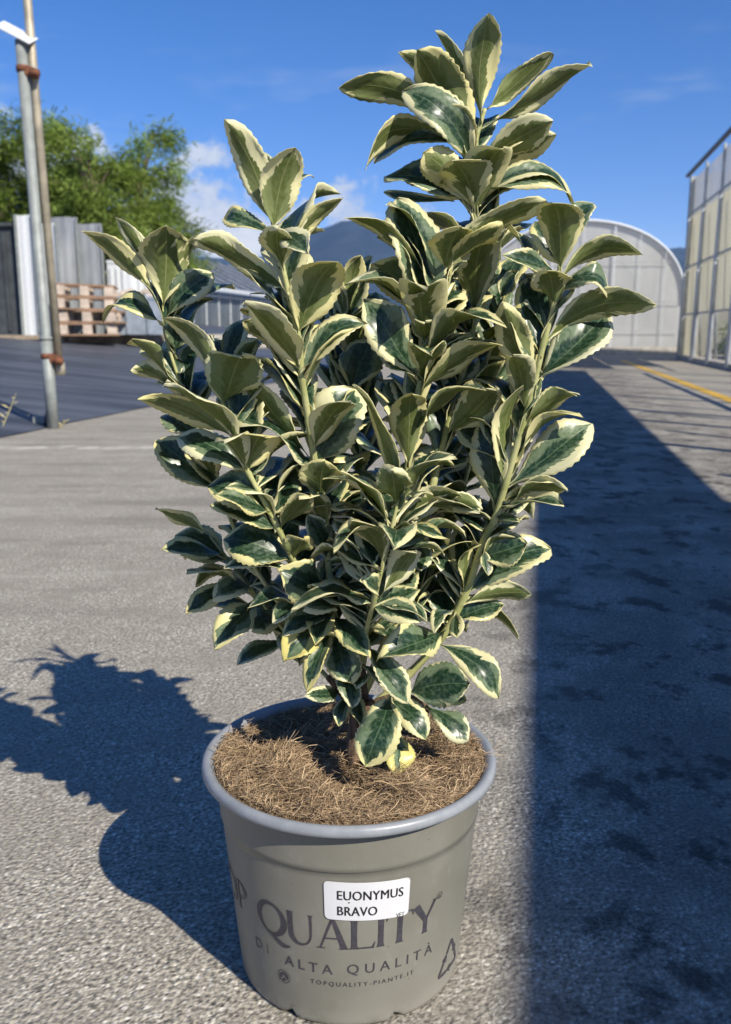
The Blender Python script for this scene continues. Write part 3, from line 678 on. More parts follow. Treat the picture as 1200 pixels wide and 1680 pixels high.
# recycling triangle of three bent arrows
a, z_ = pot_hit(737, 1572); tri = [(0, .022), (.019, -.011), (-.019, -.011)]
for k in range(3):
    p, q, r = Vector(tri[k]), Vector(tri[(k+1) % 3]), Vector(tri[(k+2) % 3]); s0 = p.lerp(r, .38); s1 = p.lerp(q, .42)
    path = [s0, p.lerp(r, .14), p.lerp(r, .05).lerp(p.lerp(q, .05), .5), p.lerp(q, .14), s1]
    v, f = strip([(x_[0], x_[1], .0017) for x_ in catmull([tuple(t) for t in path], 4)]); wrap(v, f, a, z_, .0006, 'recycling_arrow', M['print'], pot)
    dq = (q-p).normalized(); nq = Vector((-dq.y, dq.x)); v = [tuple(s1+nq*.0045), tuple(s1-nq*.0045), tuple(s1+dq*.008)]; wrap(v, [(0, 1, 2)], a, z_, .0007, 'recycling_arrowhead', M['print'], pot)
# white sticker, slightly tilted, corners rounded
c4 = [pot_hit(536, 1451), pot_hit(676, 1443), pot_hit(670, 1504), pot_hit(532, 1512)]
ca, cz = pot_hit(604, 1478); sw = (c4[1][0]-c4[0][0])*RM; sh_ = pot_hit(604, 1447)[1] - pot_hit(604, 1509)[1]
tilt = (c4[1][1]-c4[0][1])/sw
v = []; f = []; NXs, NYs = 28, 12
def rr(u, vv_):
    x = (u-.5)*sw; y = (vv_-.5)*sh_; rad = .0042; ex = abs(x)-(sw/2-rad); ey = abs(y)-(sh_/2-rad)
    if ex > 0 and ey > 0:
        l = math.hypot(ex, ey)
        if l > rad: x = math.copysign(sw/2-rad+ex/l*rad, x); y = math.copysign(sh_/2-rad+ey/l*rad, y)
    return x, y
us = [0, .012, .03, .06] + [.06+.88*i/20 for i in range(1, 20)] + [.94, .97, .988, 1]; ws_ = [0, .04, .09] + [.09+.82*i/8 for i in range(1, 8)] + [.91, .96, 1]
for b in ws_:
    for a in us: x, y = rr(a, b); v.append((x, y))
nu = len(us); f = [(j*nu+i, j*nu+i+1, (j+1)*nu+i+1, (j+1)*nu+i) for j in range(len(ws_)-1) for i in range(nu-1)]
stk = wrap(v, f, ca, cz, .0011, 'sticker', M['sticker'], pot, tilt)
def stext(s, size, px, py, sp=1.0, mat='ink', bold=True):
    a, z_ = pot_hit(px, py); v, f = text2d(s, size, sp); v = [(x*.80, y) for x, y in v]; v, f = refine(v, f, .005); wrap(v, f, a, z_, .0015, 'label_text', M[mat], stk, tilt)
    if bold: wrap([(x+.00035, y+.0001) for x, y in v], f, a, z_, .00153, 'label_text', M[mat], stk, tilt)
stext('EUONYMUS', .0130, 608, 1475, 1.04); stext('BRAVO', .0130, 586, 1501, 1.04); stext('VET', .0062, 656, 1502, .9, 'printlight', False)
a, z_ = pot_hit(573, 1479); v = [(.0007*math.cos(t*.8), .0007*math.sin(t*.8)) for t in range(8)]; wrap(v, [tuple(range(8))], a, z_, .0015, 'label_mark', M['ink'], stk)

# ------------------------------------------------------------------ coir mulch
def coir_mat():
    m, n = newmat('coir_fibre'); at_ = n.node('ShaderNodeAttribute'); at_.attribute_name = 'tone'
    n.put(n.b.inputs['Base Color'], n.mix(at_.outputs['Fac'], (.10, .058, .028), (.50, .36, .21))); n.b.inputs['Roughness'].default_value = .7; return m
rc = random.Random(3); vv = []; ff = []; tone = []
def coirz(x, y):
    r = math.hypot(x, y)/.130; h = -.009 + .010*mnoise.fractal(Vector((x*22, y*22, .3)), 1, 2, 4)
    h += .010*math.exp(-((x+.075)**2+(y+.045)**2)/.0016) + .010*math.exp(-((x-.06)**2+(y+.03)**2)/.004) + .006*math.exp(-((x)**2+(y+.095)**2)/.003)
    h -= .010*math.exp(-((x+.005)**2+(y+.045)**2)/.0012) + .006*math.exp(-((x+.05)**2+(y-.06)**2)/.004)
    e = min(1, max(0, (r-.82)/.16)); e = e*e*(3-2*e); eh = -.0025 if y < .02 else -.0025 - .007*min(1, (y-.02)/.06)
    return PH + h*(1-e) + eh*e
NR, NT_ = 26, 72
for i in range(NR+1):
    for j in range(NT_):
        r = .1316*i/NR; t = 2*math.pi*j/NT_; x, y = r*math.cos(t), r*math.sin(t); vv.append((x, y, coirz(x, y)-.002)); tone.append(rc.uniform(0, .3))
for i in range(NR):
    for j in range(NT_): ff.append((i*NT_+j, (i+1)*NT_+j, (i+1)*NT_+(j+1) % NT_, i*NT_+(j+1) % NT_))
def fibre(p, d, L, rad, sag, tn):
    k0 = len(vv); n = 4; side = d.cross(Vector((0, 0, 1))).normalized(); bend = rc.uniform(-.5, .5)*L
    pts = [p + d*(L*t) + side*(bend*4*t*(1-t)*.5) + Vector((0, 0, sag*4*t*(1-t))) for t in (0, .33, .66, 1)]
    for i, q in enumerate(pts):
        r = rad*(1 if i < 3 else .4)
        for a in (0, 2.1, 4.2): vv.append(tuple(q + side*(r*math.cos(a)) + Vector((0, 0, 1))*(r*math.sin(a)))); tone.append(tn)
    for i in range(3):
        for j in range(3): a, b = k0+i*3+j, k0+i*3+(j+1) % 3; ff.append((a, b, b+3, a+3))
for k in range(17000):
    r = .129*math.sqrt(rc.random()); t = rc.uniform(0, 2*math.pi); x, y = r*math.cos(t), r*math.sin(t); az = rc.uniform(0, 2*math.pi)
    L = rc.uniform(.008, .026); el = rc.gauss(.08, .22); d = Vector((math.cos(az)*math.cos(el), math.sin(az)*math.cos(el), math.sin(el)))
    e = Vector((x, y, 0)) + d*L
    if math.hypot(e.x, e.y) > .1318: d.x, d.y = -d.x, -d.y
    fibre(Vector((x, y, coirz(x, y)+rc.uniform(-.003, .003))), d, L, rc.uniform(.00013, .00034), rc.uniform(0, .003), min(1, max(0, rc.gauss(.5, .27))))
for k in range(3500):                                  # fibres pressed along the rim
    r = rc.uniform(.106, .1255); t = rc.uniform(0, 2*math.pi); x, y = r*math.cos(t), r*math.sin(t); az = t + math.pi/2 + rc.gauss(0, .7); L = rc.uniform(.006, .014)
    fibre(Vector((x, y, coirz(x, y)+rc.uniform(-.001, .003))), Vector((math.cos(az), math.sin(az), rc.gauss(0, .12))).normalized(), L, rc.uniform(.00013, .0003), rc.uniform(0, .002), min(1, max(0, rc.gauss(.5, .27))))
for k in range(900):                                   # thick pale straws
    r = .125*math.sqrt(rc.random()); t = rc.uniform(0, 2*math.pi); x, y = r*math.cos(t), r*math.sin(t); az = rc.uniform(0, 6.28)
    fibre(Vector((x, y, coirz(x, y)+rc.uniform(.0, .004))), Vector((math.cos(az), math.sin(az), rc.gauss(.05, .25))).normalized(), rc.uniform(.012, .03)*(.5 if r > .105 else 1), rc.uniform(.0003, .00055), rc.uniform(0, .004), rc.uniform(.75, 1.25))
for k in range(60):                                    # long stray fibres
    t = rc.uniform(0, 2*math.pi); r = rc.uniform(.05, .12); p = Vector((r*math.cos(t), r*math.sin(t), 0)); p.z = coirz(p.x, p.y); az = rc.uniform(0, 2*math.pi); d = Vector((math.cos(az)*.8, math.sin(az)*.8, rc.uniform(.2, .9))).normalized()
    fibre(p, d, rc.uniform(.02, .04), .00022, .003, rc.uniform(.6, 1))
for dx, dz, l in ((1, .02, .016), (.9, .6, .02), (.95, -.2, .014), (.9, .3, .012)):
    p = Vector((.127, -.01, PH+.001)); fibre(p, Vector((dx, -.1, dz)).normalized(), l+.008, .0002, .001, 1)
me = mesh('coir_mulch', vv, ff); at_ = me.attributes.new('tone', 'FLOAT', 'POINT'); at_.data.foreach_set('value', tone)
coir = link('coir_mulch', me, coir_mat()); coir.location = POT; tag(coir, 'brown coir fibre mulch filling the pot around the stem', 'mulch', kind='stuff')

# ------------------------------------------------------------------ the variegated shrub
def leaf_mat(name, under):
    m, n = newmat(name)
    tc = n.node('ShaderNodeTexCoord'); u, v, _ = n.sep(tc.outputs['UV']); oa = n.node('ShaderNodeAttribute'); oa.attribute_name = 'tone'; rnd, g_, y_ = n.sep(oa.outputs['Vector']); oc = (g_, y_)
    s = n.math('MULTIPLY', n.math('SUBTRACT', u, .5), 2.0); au = n.math('ABSOLUTE', s)
    seed = n.math('MULTIPLY', rnd, 91.7); side = n.math('MULTIPLY', n.math('SIGN', s), 3.7)
    q = n.comb(n.math('MULTIPLY', n.math('SUBTRACT', v, n.math('MULTIPLY', au, .30)), 9.0), n.math('ADD', n.math('MULTIPLY', au, 1.3), side), seed)
    big = n.noise(n.comb(n.math('MULTIPLY', v, 2.2), n.math('ADD', n.math('MULTIPLY', au, .7), side), seed), 1.0, 1, .5)
    fing = n.noise(q, 1.0, 4, .62)
    # distance in from the margin, counting the tip
    tipd = n.ramp(v, .80, 1.0, 0, .55)
    e = n.math('ADD', au, tipd)
    e = n.math('ADD', e, n.math('MULTIPLY', n.math('SUBTRACT', fing, .5), .82))
    e = n.math('ADD', e, n.math('MULTIPLY', n.math('SUBTRACT', big, .5), 1.35))
    thr = n.math('ADD', n.math('ADD', .70 if not under else .64, n.math('MULTIPLY', n.math('SUBTRACT', rnd, .5), .22)), n.math('SUBTRACT', oc[0], .5))
    green = n.ramp(e, n.math('ADD', thr, .018), n.math('SUBTRACT', thr, .018))
    inner = n.ramp(n.math('ADD', e, n.math('MULTIPLY', n.math('SUBTRACT', big, .5), -2.2)), n.math('SUBTRACT', thr, .16), n.math('SUBTRACT', thr, .34))
    mott = n.noise(tc.outputs['Object'], 260, 2, .65)
    yel = n.math('ADD', n.math('MULTIPLY', n.math('FRACT', n.math('MULTIPLY', rnd, 7.13)), .55), n.math('SUBTRACT', oc[1], .35))
    if not under:
        cream = n.mix(yel, (.78, .75, .49), (.72, .64, .22))
        g1 = n.mix(n.ramp(mott, .3, .7), (.13, .19, .10), (.21, .27, .16)); g2 = n.mix(n.ramp(mott, .3, .7), (.010, .036, .018), (.026, .066, .030))
        g = n.mix(inner, g1, g2)
        vl = n.math('SINE', n.math('MULTIPLY', n.math('SUBTRACT', v, n.math('MULTIPLY', au, .28)), 58.0)); g = n.mix(n.ramp(vl, .80, 1.0, 0, .16), g, (.17, .24, .13))
        g = n.mix(n.ramp(au, .045, .01, 0, .55), g, (.16, .24, .12))
        g = n.mix(n.math('MULTIPLY', n.ramp(mott, .45, .72), .25), g, (.22, .27, .19))
        c = n.mix(green, cream, g); rough = .31
    else:
        cream = n.mix(yel, (.88, .85, .54), (.84, .75, .30))
        g = n.mix(n.ramp(mott, .3, .7), (.128, .168, .044), (.185, .225, .076)); g = n.mix(inner, n.mix(.4, g, (.40, .44, .20)), g)
        g = n.mix(n.ramp(au, .05, .012, 0, .7), g, (.34, .35, .15))
        c = n.mix(green, cream, g); rough = .5
    n.put(n.b.inputs['Base Color'], c); n.put(n.b.inputs['Roughness'], n.ramp(mott, .3, .7, rough-.04, rough+.08)); n.b.inputs['Specular IOR Level'].default_value = .5 if not under else .35
    vein = n.math('SINE', n.math('MULTIPLY', n.math('SUBTRACT', v, n.math('MULTIPLY', au, .28)), 58.0))
    h = n.math('ADD', n.math('MULTIPLY', vein, .10), n.ramp(au, .06, .0, 0, -.8 if not under else .9))
    n.put(n.b.inputs['Normal'], n.bump(h, .22, .0012))
    tl = n.node('ShaderNodeBsdfTranslucent'); n.put(tl.inputs[0], n.mix(.5, c, (.55, .58, .10), 'MIX')); mx = n.node('ShaderNodeMixShader'); mx.inputs[0].default_value = .30
    n.l.new(n.b.outputs[0], mx.inputs[1]); n.l.new(tl.outputs[0], mx.inputs[2]); n.l.new(mx.outputs[0], n.o.inputs[0]); return m
M['leaf_top'] = leaf_mat('variegated_leaf_upper', False); M['leaf_under'] = leaf_mat('variegated_leaf_underside', True)
def stem_mat():
    m, n = newmat('green_stem'); p = n.obj(); f = n.noise(p, 45, 5, .6); f2 = n.noise(p, 200, 3, .6)
    n.put(n.b.inputs['Base Color'], n.mix(n.ramp(f2, .6, .75, 0, .5), n.mix(n.ramp(f, .35, .65), (.30, .32, .11), (.46, .45, .21)), (.16, .15, .06))); n.b.inputs['Roughness'].default_value = .5
    n.put(n.b.inputs['Normal'], n.bump(f2, .3, .001)); return m
def trunk_mat():
    m, n = newmat('woody_stem'); p = n.obj(); x, y, z = n.sep(p); f = n.noise(n.comb(x, y, n.math('MULTIPLY', z, .2)), 160, 5, .65)
    n.put(n.b.inputs['Base Color'], n.mix(n.ramp(f, .35, .65), (.055, .035, .022), (.20, .125, .075))); n.b.inputs['Roughness'].default_value = .85
    n.put(n.b.inputs['Normal'], n.bump(f, .8, .003)); return m
M['stem'] = stem_mat(); M['trunk'] = trunk_mat()
BASE = Vector((PX+.004, PY, PH-.018))
shrub = tag(empty('variegated_shrub', BASE), 'bushy shrub with dark green leaves edged in cream, in the pot', 'shrub')

STEMS = {   # pixel path from the tip down, with depth offset at the tip
 'L': ([(266, 500), (275, 560), (300, 640), (345, 760), (400, 900), (480, 1020), (565, 1130)], .00, 4.2),
 'K': ([(363, 655), (380, 700), (407, 773), (450, 853), (500, 960), (565, 1110)], -.055, 5.5),
 'M': ([(447, 372), (462, 430), (478, 500), (491, 560), (496, 620), (507, 693), (517, 760), (527, 833), (536, 890), (542, 950), (550, 1020), (575, 1120)], -.075, 6.5),
 'P': ([(742, 400), (728, 455), (716, 508), (700, 560), (688, 640), (672, 750), (650, 838), (630, 912), (612, 1000), (590, 1120)], -.03, 6.0),
 'Q': ([(796, 178), (780, 240), (777, 330), (790, 420), (781, 508), (763, 600), (735, 700), (712, 790), (688, 890), (655, 1000), (598, 1130)], .025, 6.5),
 'R': ([(920, 430), (909, 503), (893, 560), (872, 650), (850, 725), (831, 791), (813, 849), (795, 886), (762, 978), (725, 1045), (672, 1105), (600, 1170)], -.04, 7.0),
 'B': ([(565, 480), (572, 560), (588, 700), (598, 850), (595, 1000), (590, 1120)], .07, 5.0),
 'S': ([(655, 815), (640, 880), (615, 980), (590, 1090)], -.085, 4.5),
 'H': ([(830, 470), (815, 560), (790, 680), (760, 800), (715, 930), (640, 1060), (595, 1150)], .075, 5.0),
 'J': ([(345, 880), (400, 950), (480, 1050), (570, 1150)], .05, 4.5),
}
def sdepth(k, y):
    pts, top, _ = STEMS[k]; y1 = 1150; y0 = pts[0][1] + 120; t = min(1, max(0, (y1-y)/(y1-y0))); t = t*t*(3-2*t) if t < 1 else 1; return top*t
def stem_pt(k, t):
    pts = STEMS[k][0]; x = t*(len(pts)-1); i = min(int(x), len(pts)-2); f = x-i; px = pts[i][0]*(1-f)+pts[i+1][0]*f; py = pts[i][1]*(1-f)+pts[i+1][1]*f
    return at(px, py, D0+sdepth(k, py))
STEM_PTS = {}
for k, (pts, top, rad) in STEMS.items():
    P3 = [list(at(x, y, D0+sdepth(k, y))) for x, y in pts]; P3.append(list(BASE + Vector((random.uniform(-.004, .004), random.uniform(-.004, .004), .03))))
    path = [Vector(p) for p in catmull(P3, 6)]; N = len(path); mm = rad/1262*.62
    rads = [mm*(.55 + .6*(i/(N-1))**.7) + (.0006 if i % 6 == 0 and i else 0) for i in range(N)]
    STEM_PTS[k] = path; mb = MB(); mb.tube(path, rads, 10); mb.build('stem', M['stem'], shrub, True)
mb = MB(); t0 = at(583, 1258, D0-.004); path = [Vector(p) for p in catmull([list(t0+Vector((0, 0, -.03))), list(t0), list(at(586, 1205, D0)), list(at(592, 1140, D0)), list(at(588, 1080, D0))], 5)]
mb.tube(path, [.0115, .0108, .0102, .0098, .0095, .0092, .0092, .0093, .0095, .0095, .0094, .0092, .009, .009, .0088, .008, .0075, .007, .0062, .0055, .0045][:len(path)], 14); mb.build('trunk', M['trunk'], shrub, True)
for (x0, y0, x1, y1) in ((588, 1180, 540, 1110), (590, 1175, 656, 1140), (586, 1195, 610, 1150), (650, 1143, 706, 1166)):
    mb = MB(); mb.tube([at(x0, y0, D0), at((x0+x1)/2, (y0+y1)/2-6, D0-.008), at(x1, y1, D0-.012)], [.0055, .0045, .0038], 9); mb.build('branch', M['trunk'], shrub, True)

NL, NU = 26, 8
LEAVES = 0
def make_leaf(B, T, n, W, bend=.08, cup=.18, curl=0.0, twist=0.0, grn=.5, yel=.5, rs=None, serr=1.0, petiole=.06, into=None):
    """one leaf: solid blade between base B and tip T, n = direction its upper face looks"""
    global LEAVES
    rs = rs or random.Random(LEAVES*13+5); LEAVES += 1
    NL, NU = (26, 8) if into is None else (12, 4)
    a = (T-B); L = a.length; a /= L; n = (n - a*n.dot(a)).normalized(); s = a.cross(n).normalized()
    pk = rs.uniform(.52, .64); ph1, ph2 = rs.uniform(0, 6.28), rs.uniform(0, 6.28); wav = rs.uniform(.05, .17); skew = rs.uniform(-.07, .07)
    tp = rs.uniform(.60, .95); ex0 = pk/(1-pk)*tp; top = []; uv = []; tone = (rs.random(), grn, yel)
    def width(t):
        if t < petiole: return .055
        q = (t-petiole)/(1-petiole); base = (q**ex0)*((1-q)**tp); mx = ((ex0/(ex0+tp))**ex0)*((tp/(ex0+tp))**tp)
        return max(.0 if q > .99 else .05, base/mx)
    for i in range(NL+1):
        t = i/NL; c = B + a*(L*t) + n*(L*bend*4*t*(1-t)) + s*(L*skew*math.sin(math.pi*t)) - n*(L*curl*max(0, t-.55)**2*4.9)
        if curl: c += a*(-L*abs(curl)*.25*max(0, t-.6)**2*6)
        wd = W/2*width(t); tw = twist*(t-.2); sl = s*math.cos(tw)+n*math.sin(tw); nl = n*math.cos(tw)-s*math.sin(tw)
        for j in range(NU+1):
            u = -1 + 2*j/NU; uu = math.copysign(abs(u)**.85, u); wj = wd
            if j in (0, NU) and t > .2 and into is None: wj *= 1 + serr*(.05 if (i % 2) else -.03)
            h = cup*wd*abs(u)**1.4 - .12*wd*max(0, abs(u)-.7)/.3 + W*wav*math.sin(ph1 + t*7.5 + (1.4 if u > 0 else 0))*abs(u)**1.6 + W*.025*math.sin(ph2+t*15)*abs(u)**2
            top.append((c + sl*(uu*wj*(1-cup*cup*.35)) + nl*h, nl)); uv.append((.5+.5*uu, t))
    m = len(top); off = shrub_origin; th = .00028
    v = [p - off + q*th for p, q in top] + [p - off - q*th for p, q in top]; f = []; mi = []
    W1 = NU+1
    for i in range(NL):
        for j in range(NU):
            k = i*W1+j; f.append((k, k+1, k+W1+1, k+W1)); mi.append(0); f.append((m+k, m+k+W1, m+k+W1+1, m+k+1)); mi.append(1)
    for i in range(NL):
        k = i*W1; f.append((k, k+W1, m+k+W1, m+k)); mi.append(0); k += NU; f.append((k, m+k, m+k+W1, k+W1)); mi.append(0)
    for j in range(NU):
        f.append((j, m+j, m+j+1, j+1)); mi.append(0); k = NL*W1+j; f.append((k, k+1, m+k+1, m+k)); mi.append(0)
    if into is not None:
        k0 = len(into[0]); into[0].extend(v); into[1].extend(tuple(q+k0 for q in x) for x in f); into[2].extend(mi); into[3].extend(uv+uv); into[4].extend([tone]*len(v)); return None
    return leaf_object('leaf', v, f, mi, uv+uv, [tone]*len(v))
def leaf_object(name, v, f, mi, uvs, tones):
    me = mesh(name, v, f); me.materials.append(M['leaf_top']); me.materials.append(M['leaf_under'])
    me.polygons.foreach_set('material_index', mi); me.polygons.foreach_set('use_smooth', [True]*len(f))
    ul = me.uv_layers.new(name='UVMap'); data = []
    lv = [0]*len(me.loops); me.loops.foreach_get('vertex_index', lv)
    for k in lv: data += uvs[k]
    ul.data.foreach_set('uv', data)
    ta = me.attributes.new('tone', 'FLOAT_VECTOR', 'POINT'); ta.data.foreach_set('vector', [x for t in tones for x in t])
    o = bpy.data.objects.new(name, me); col.objects.link(o); o.parent = shrub; return o
shrub_origin = BASE.copy()

# every leaf one can make out: base x y, tip x y, width (photo pixels), face seen (T upper, U under), stem, then options
LEAF_TABLE = """
785 245 688 72 82 U Q r12 b.05
806 203 804 19 58 U Q r8 b.04 z-.01
823 184 905 86 36 U Q r35 b.05 z.02 t-.01
812 220 971 106 34 U Q r50 b.03
766 266 908 198 44 U Q r45 b.05 z-.02
800 284 912 216 44 U Q r35 z.01 t-.01
672 208 555 136 42 U Q r30 b.20 t-.01
690 243 584 252 36 U Q r40 b.30 c.1 t-.02
690 232 614 268 32 T Q r40 b.2 t.02 z.02
755 264 666 136 60 T Q r20 b.10 t-.01 z-.015
772 264 732 165 38 U Q r45 z-.01
694 153 659 80 32 U Q r20 z.03
775 190 714 50 24 U Q r45 z.03
710 142 680 103 22 T Q r30 z.04
690 334 692 246 54 U Q r10 b-.02 t-.02
769 336 742 262 78 U Q r15 t-.045 z-.02
725 346 722 284 26 U Q r45
790 338 816 268 42 U Q r20
771 364 852 261 40 T Q r45 b.08
836 330 954 310 36 T Q r50 b.22 t0 z.01 u.2
842 326 946 300 22 T Q r60 b.2 t0
688 331 630 290 46 T Q r30 b.1 t.01
690 318 655 280 36 T Q r30 t.02
652 330 630 316 16 T Q r20
694 517 653 311 84 T P r12 b.04 t.015 g.62
735 443 757 366 76 U P r15 t-.04 z-.01 b.0
742 446 898 330 40 U P r45 b.12
740 440 826 368 26 U P r60 b.03 z-.02 y.7
794 486 852 445 34 T H r35 z-.04
668 512 616 430 66 U P r15 z.03 g.6
622 432 577 332 26 U P r50 z.0 y.55
636 428 636 361 30 T P r30 z.03
677 621 608 482 66 T P r25 t.0 z-.025 b.06
725 522 760 473 36 T P r30
706 560 698 528 50 U P r10 t-.045
759 556 826 530 34 U H r35 b.1 z-.05
694 635 822 550 40 U P r48 b.02 z-.01 g.4
663 772 670 620 58 U P r12 b.03 z-.04
730 712 816 629 60 U Q r20 z-.05
642 765 587 624 26 U S r62 b.05 y.6
796 838 800 670 60 T R r18 z.0 t.01 g.62
826 810 837 622 28 U R r58 z-.01
859 706 944 638 26 U R r50 z-.005
839 806 975 686 70 T R r15 b.04 t0 g.45
842 806 868 714 36 T R r35 z.01
812 828 932 806 32 U R r48 b.16 z-.01 t-.02
798 924 867 890 56 T R r15 z-.01 t-.01 g.55
776 975 906 888 56 T R r28 z.01 t0
765 994 872 974 30 U R r45 b.04
763 982 767 879 22 U R r58 y.8 z-.02
748 976 758 857 46 T R r25 g.6 z-.0
697 975 685 890 46 U S r20 z-.0 t-.03
692 985 642 882 38 T S r35 t.0 z.01
685 868 758 803 40 U P r30
743 842 794 831 28 U P r40
655 826 645 772 66 U S r8 t-.045 b.02
773 893 801 945 18 T R r30 t-.02
831 853 851 853 14 T R r40
700 860 787 842 18 T P r50
743 782 766 736 28 T Q r30
533 753 578 628 84 T M r22 t-.005 b.03 z.005 g.55
546 660 610 556 64 T B r25 z-.05 g.6
530 822 533 757 92 U M r5 t-.055 b.03
418 774 436 702 76 U K r12 t-.04
500 754 392 605 34 U M r50 b.02 y.6
363 664 398 571 94 U K r12 t-.05 b.06
377 720 227 648 32 U K r48 b.08 t-.01
400 774 290 708 54 T K r30 b.12 t.0 z.005
337 818 255 722 56 T L r20 t.0 b.06
347 808 303 733 36 T L r35 t-.0 z-.01
313 720 271 672 40 T L r25 
447 861 338 787 60 T K r22 b.1 t0 g.62
437 851 358 808 30 T K r35 t-.025 z-.012
441 868 346 827 36 T K r40 t-.01 z-.005
458 854 463 750 62 T K r18 z.012 g.65
467 888 511 815 36 U K r35 b.12 z-.02 y.6
357 858 255 835 22 U J r52
360 921 287 867 42 T J r30 t.0
363 921 267 897 28 T J r45 b.1 t-.02 z-.02
363 932 297 906 26 T J r40 t-.01 z-.01
373 934 315 953 20 U J r50
460 921 363 875 66 T K r22 t0 b.08 g.6
463 950 366 920 16 T K r60 t-.01
417 954 358 972 38 T J r28 t-.02 z-.03
370 970 303 1002 34 T J r28 t-.02 z-.02
528 928 509 845 38 T M r20 t-.01 z-.015 y.4
550 921 570 790 60 T M r18 z.015 g.66
553 921 618 835 40 U M r35 z-.005
467 936 500 885 46 U K r25 z-.02 y.75
528 992 463 932 64 T M r25 t-.025 z-.015 b.08
513 934 598 935 16 U M r62 z-.03 y.75
553 992 598 927 44 U M r28 z-.01
422 982 352 1060 54 T J r20 t-.03 z-.03 b.08
465 1070 385 1086 28 T J r35 t-.01
480 995 421 1026 42 T J r28 t-.02 z-.035
520 1020 464 1036 34 T M r30 t-.025 z-.02 y.4
517 1022 466 1080 54 T M r18 t-.03 z-.025 y1.1 g.25
526 1040 500 1132 34 T M r28 t-.02 z-.03
546 1120 506 1137 24 T J r30 t-.02 z-.04
582 1010 508 991 34 T M r40 t-.02 z-.03
542 1028 607 1074 38 T M r28 t-.025 z-.03
553 1052 571 1120 54 T M r18 t-.025 z-.02 b.06
548 1110 585 1156 34 T M r28 t-.02 z-.02
560 1140 552 1188 22 T M r25 t-.02 z-.01
610 995 690 1015 40 T S r30 t-.025 z-.0
716 1050 625 1074 56 T R r28 t-.045 z-.03 g.4
720 1070 828 1138 46 T R r25 t-.02 z-.02 b.08
670 1142 774 1122 64 T R r22 t-.025 z-.035 g.62 f1
640 1080 675 1150 40 T S r28 t-.025 z-.03
650 1150 704 1209 40 T S r25 t-.03 z-.035 f1
705 1166 768 1216 38 T R r28 t-.02 z-.02 f1
730 1172 766 1150 26 T R r30 t-.01 z.0 y.8
652 1148 594 1256 64 T S r16 t-.04 z-.045 b.10 g.42 f1
662 1200 650 1272 42 T S r25 t-.03 z-.032 y1.0 g.2 f1
612 1155 592 1192 26 T M r25 t-.02 z-.02
640 1090 652 1140 24 T S r25 t-.01 z-.01
650 987 600 950 26 T S r40 t-.02 z-.02
610 992 690 967 34 T S r40 t0 z.01
745 1030 828 992 38 T R r35 t.0 z.0
800 1022 854 1042 20 U R r40 b.3 t-.01 y.7
730 1010 750 1047 22 T R r30 t-.02 z-.025
685 995 713 1022 18 T R r45 t-.02 z-.03
625 1120 585 1120 30 T S r30 t-.02 z-.015
485 985 447 1020 30 T K r30 t-.02 z-.01
244 478 138 374 36 U L r42 b.05
232 420 195 354 26 U L r35 z.01
265 506 271 364 82 U L r8 b.03 t-.03
281 518 351 448 46 T L r25 t0
269 541 163 501 24 T L r58 b.16 t.01
308 393 332 368 14 U L r40
292 616 230 566 34 T L r30 t.01
275 643 217 601 26 U L r45
330 578 287 507 26 U K r55 z.02 y.4
349 562 294 517 48 T L r25 z-.01 t.01
361 570 404 509 40 T K r30 z.03
385 570 427 544 34 T K r30 z.03 
334 632 283 568 34 T L r30 z-.01
421 632 424 556 28 U K r40 z.03
443 374 371 190 54 U M r15 b.06 t-.01
456 374 484 241 60 U M r12 t-.01 z-.008
467 366 509 270 32 T M r35 z.01
447 300 439 241 30 T M r20 z.02 y.3
436 385 361 347 34 T M r30 b.1 t.01
460 472 318 386 46 U M r35 b.14 t-.01
471 437 456 376 54 U M r15 t-.035 z-.012
457 380 506 416 44 T M r25 t-.03 z-.02 g.5
522 400 563 325 26 U M r45 t.0
490 550 555 409 74 U M r14 b.03 t-.03
452 530 436 470 24 T M r30 z.01
498 624 400 525 50 U M r30 b.12 t-.02
506 616 593 512 40 T M r48 b.1 t.0
564 518 589 413 36 U B r22 
556 524 537 451 26 U B r30 
567 566 602 517 30 U B r30 
572 516 600 487 20 T B r30
773 613 798 569 32 U H r30 y.5
742 648 824 603 30 T H r35 y.4
930 445 911 314 70 U R r10 t-.035 y.75 g.55
914 440 880 350 48 T R r22 t.01 z.005
962 362 977 317 38 T R r15 z.01 t.0
930 466 1053 407 36 U R r42 b.2 t-.01
934 480 1008 476 38 T R r38 b.42 t-.01 z.005
902 557 1077 500 44 U R r42 b.16 t-.02
892 623 998 512 74 T R r18 t.01 b.06
867 631 825 497 54 U R r18 t-.03
902 502 898 436 60 U R r10 t-.04
895 446 824 419 26 T R r40 t-.02 z-.01
892 550 864 444 34 T R r30 z.01
855 704 850 595 38 T R r25 g.62 z.01
"""
def gf(opts, k, d):
    for o in opts:
        if o[0] == k: return float(o[1:])
    return d
rl = random.Random(21)
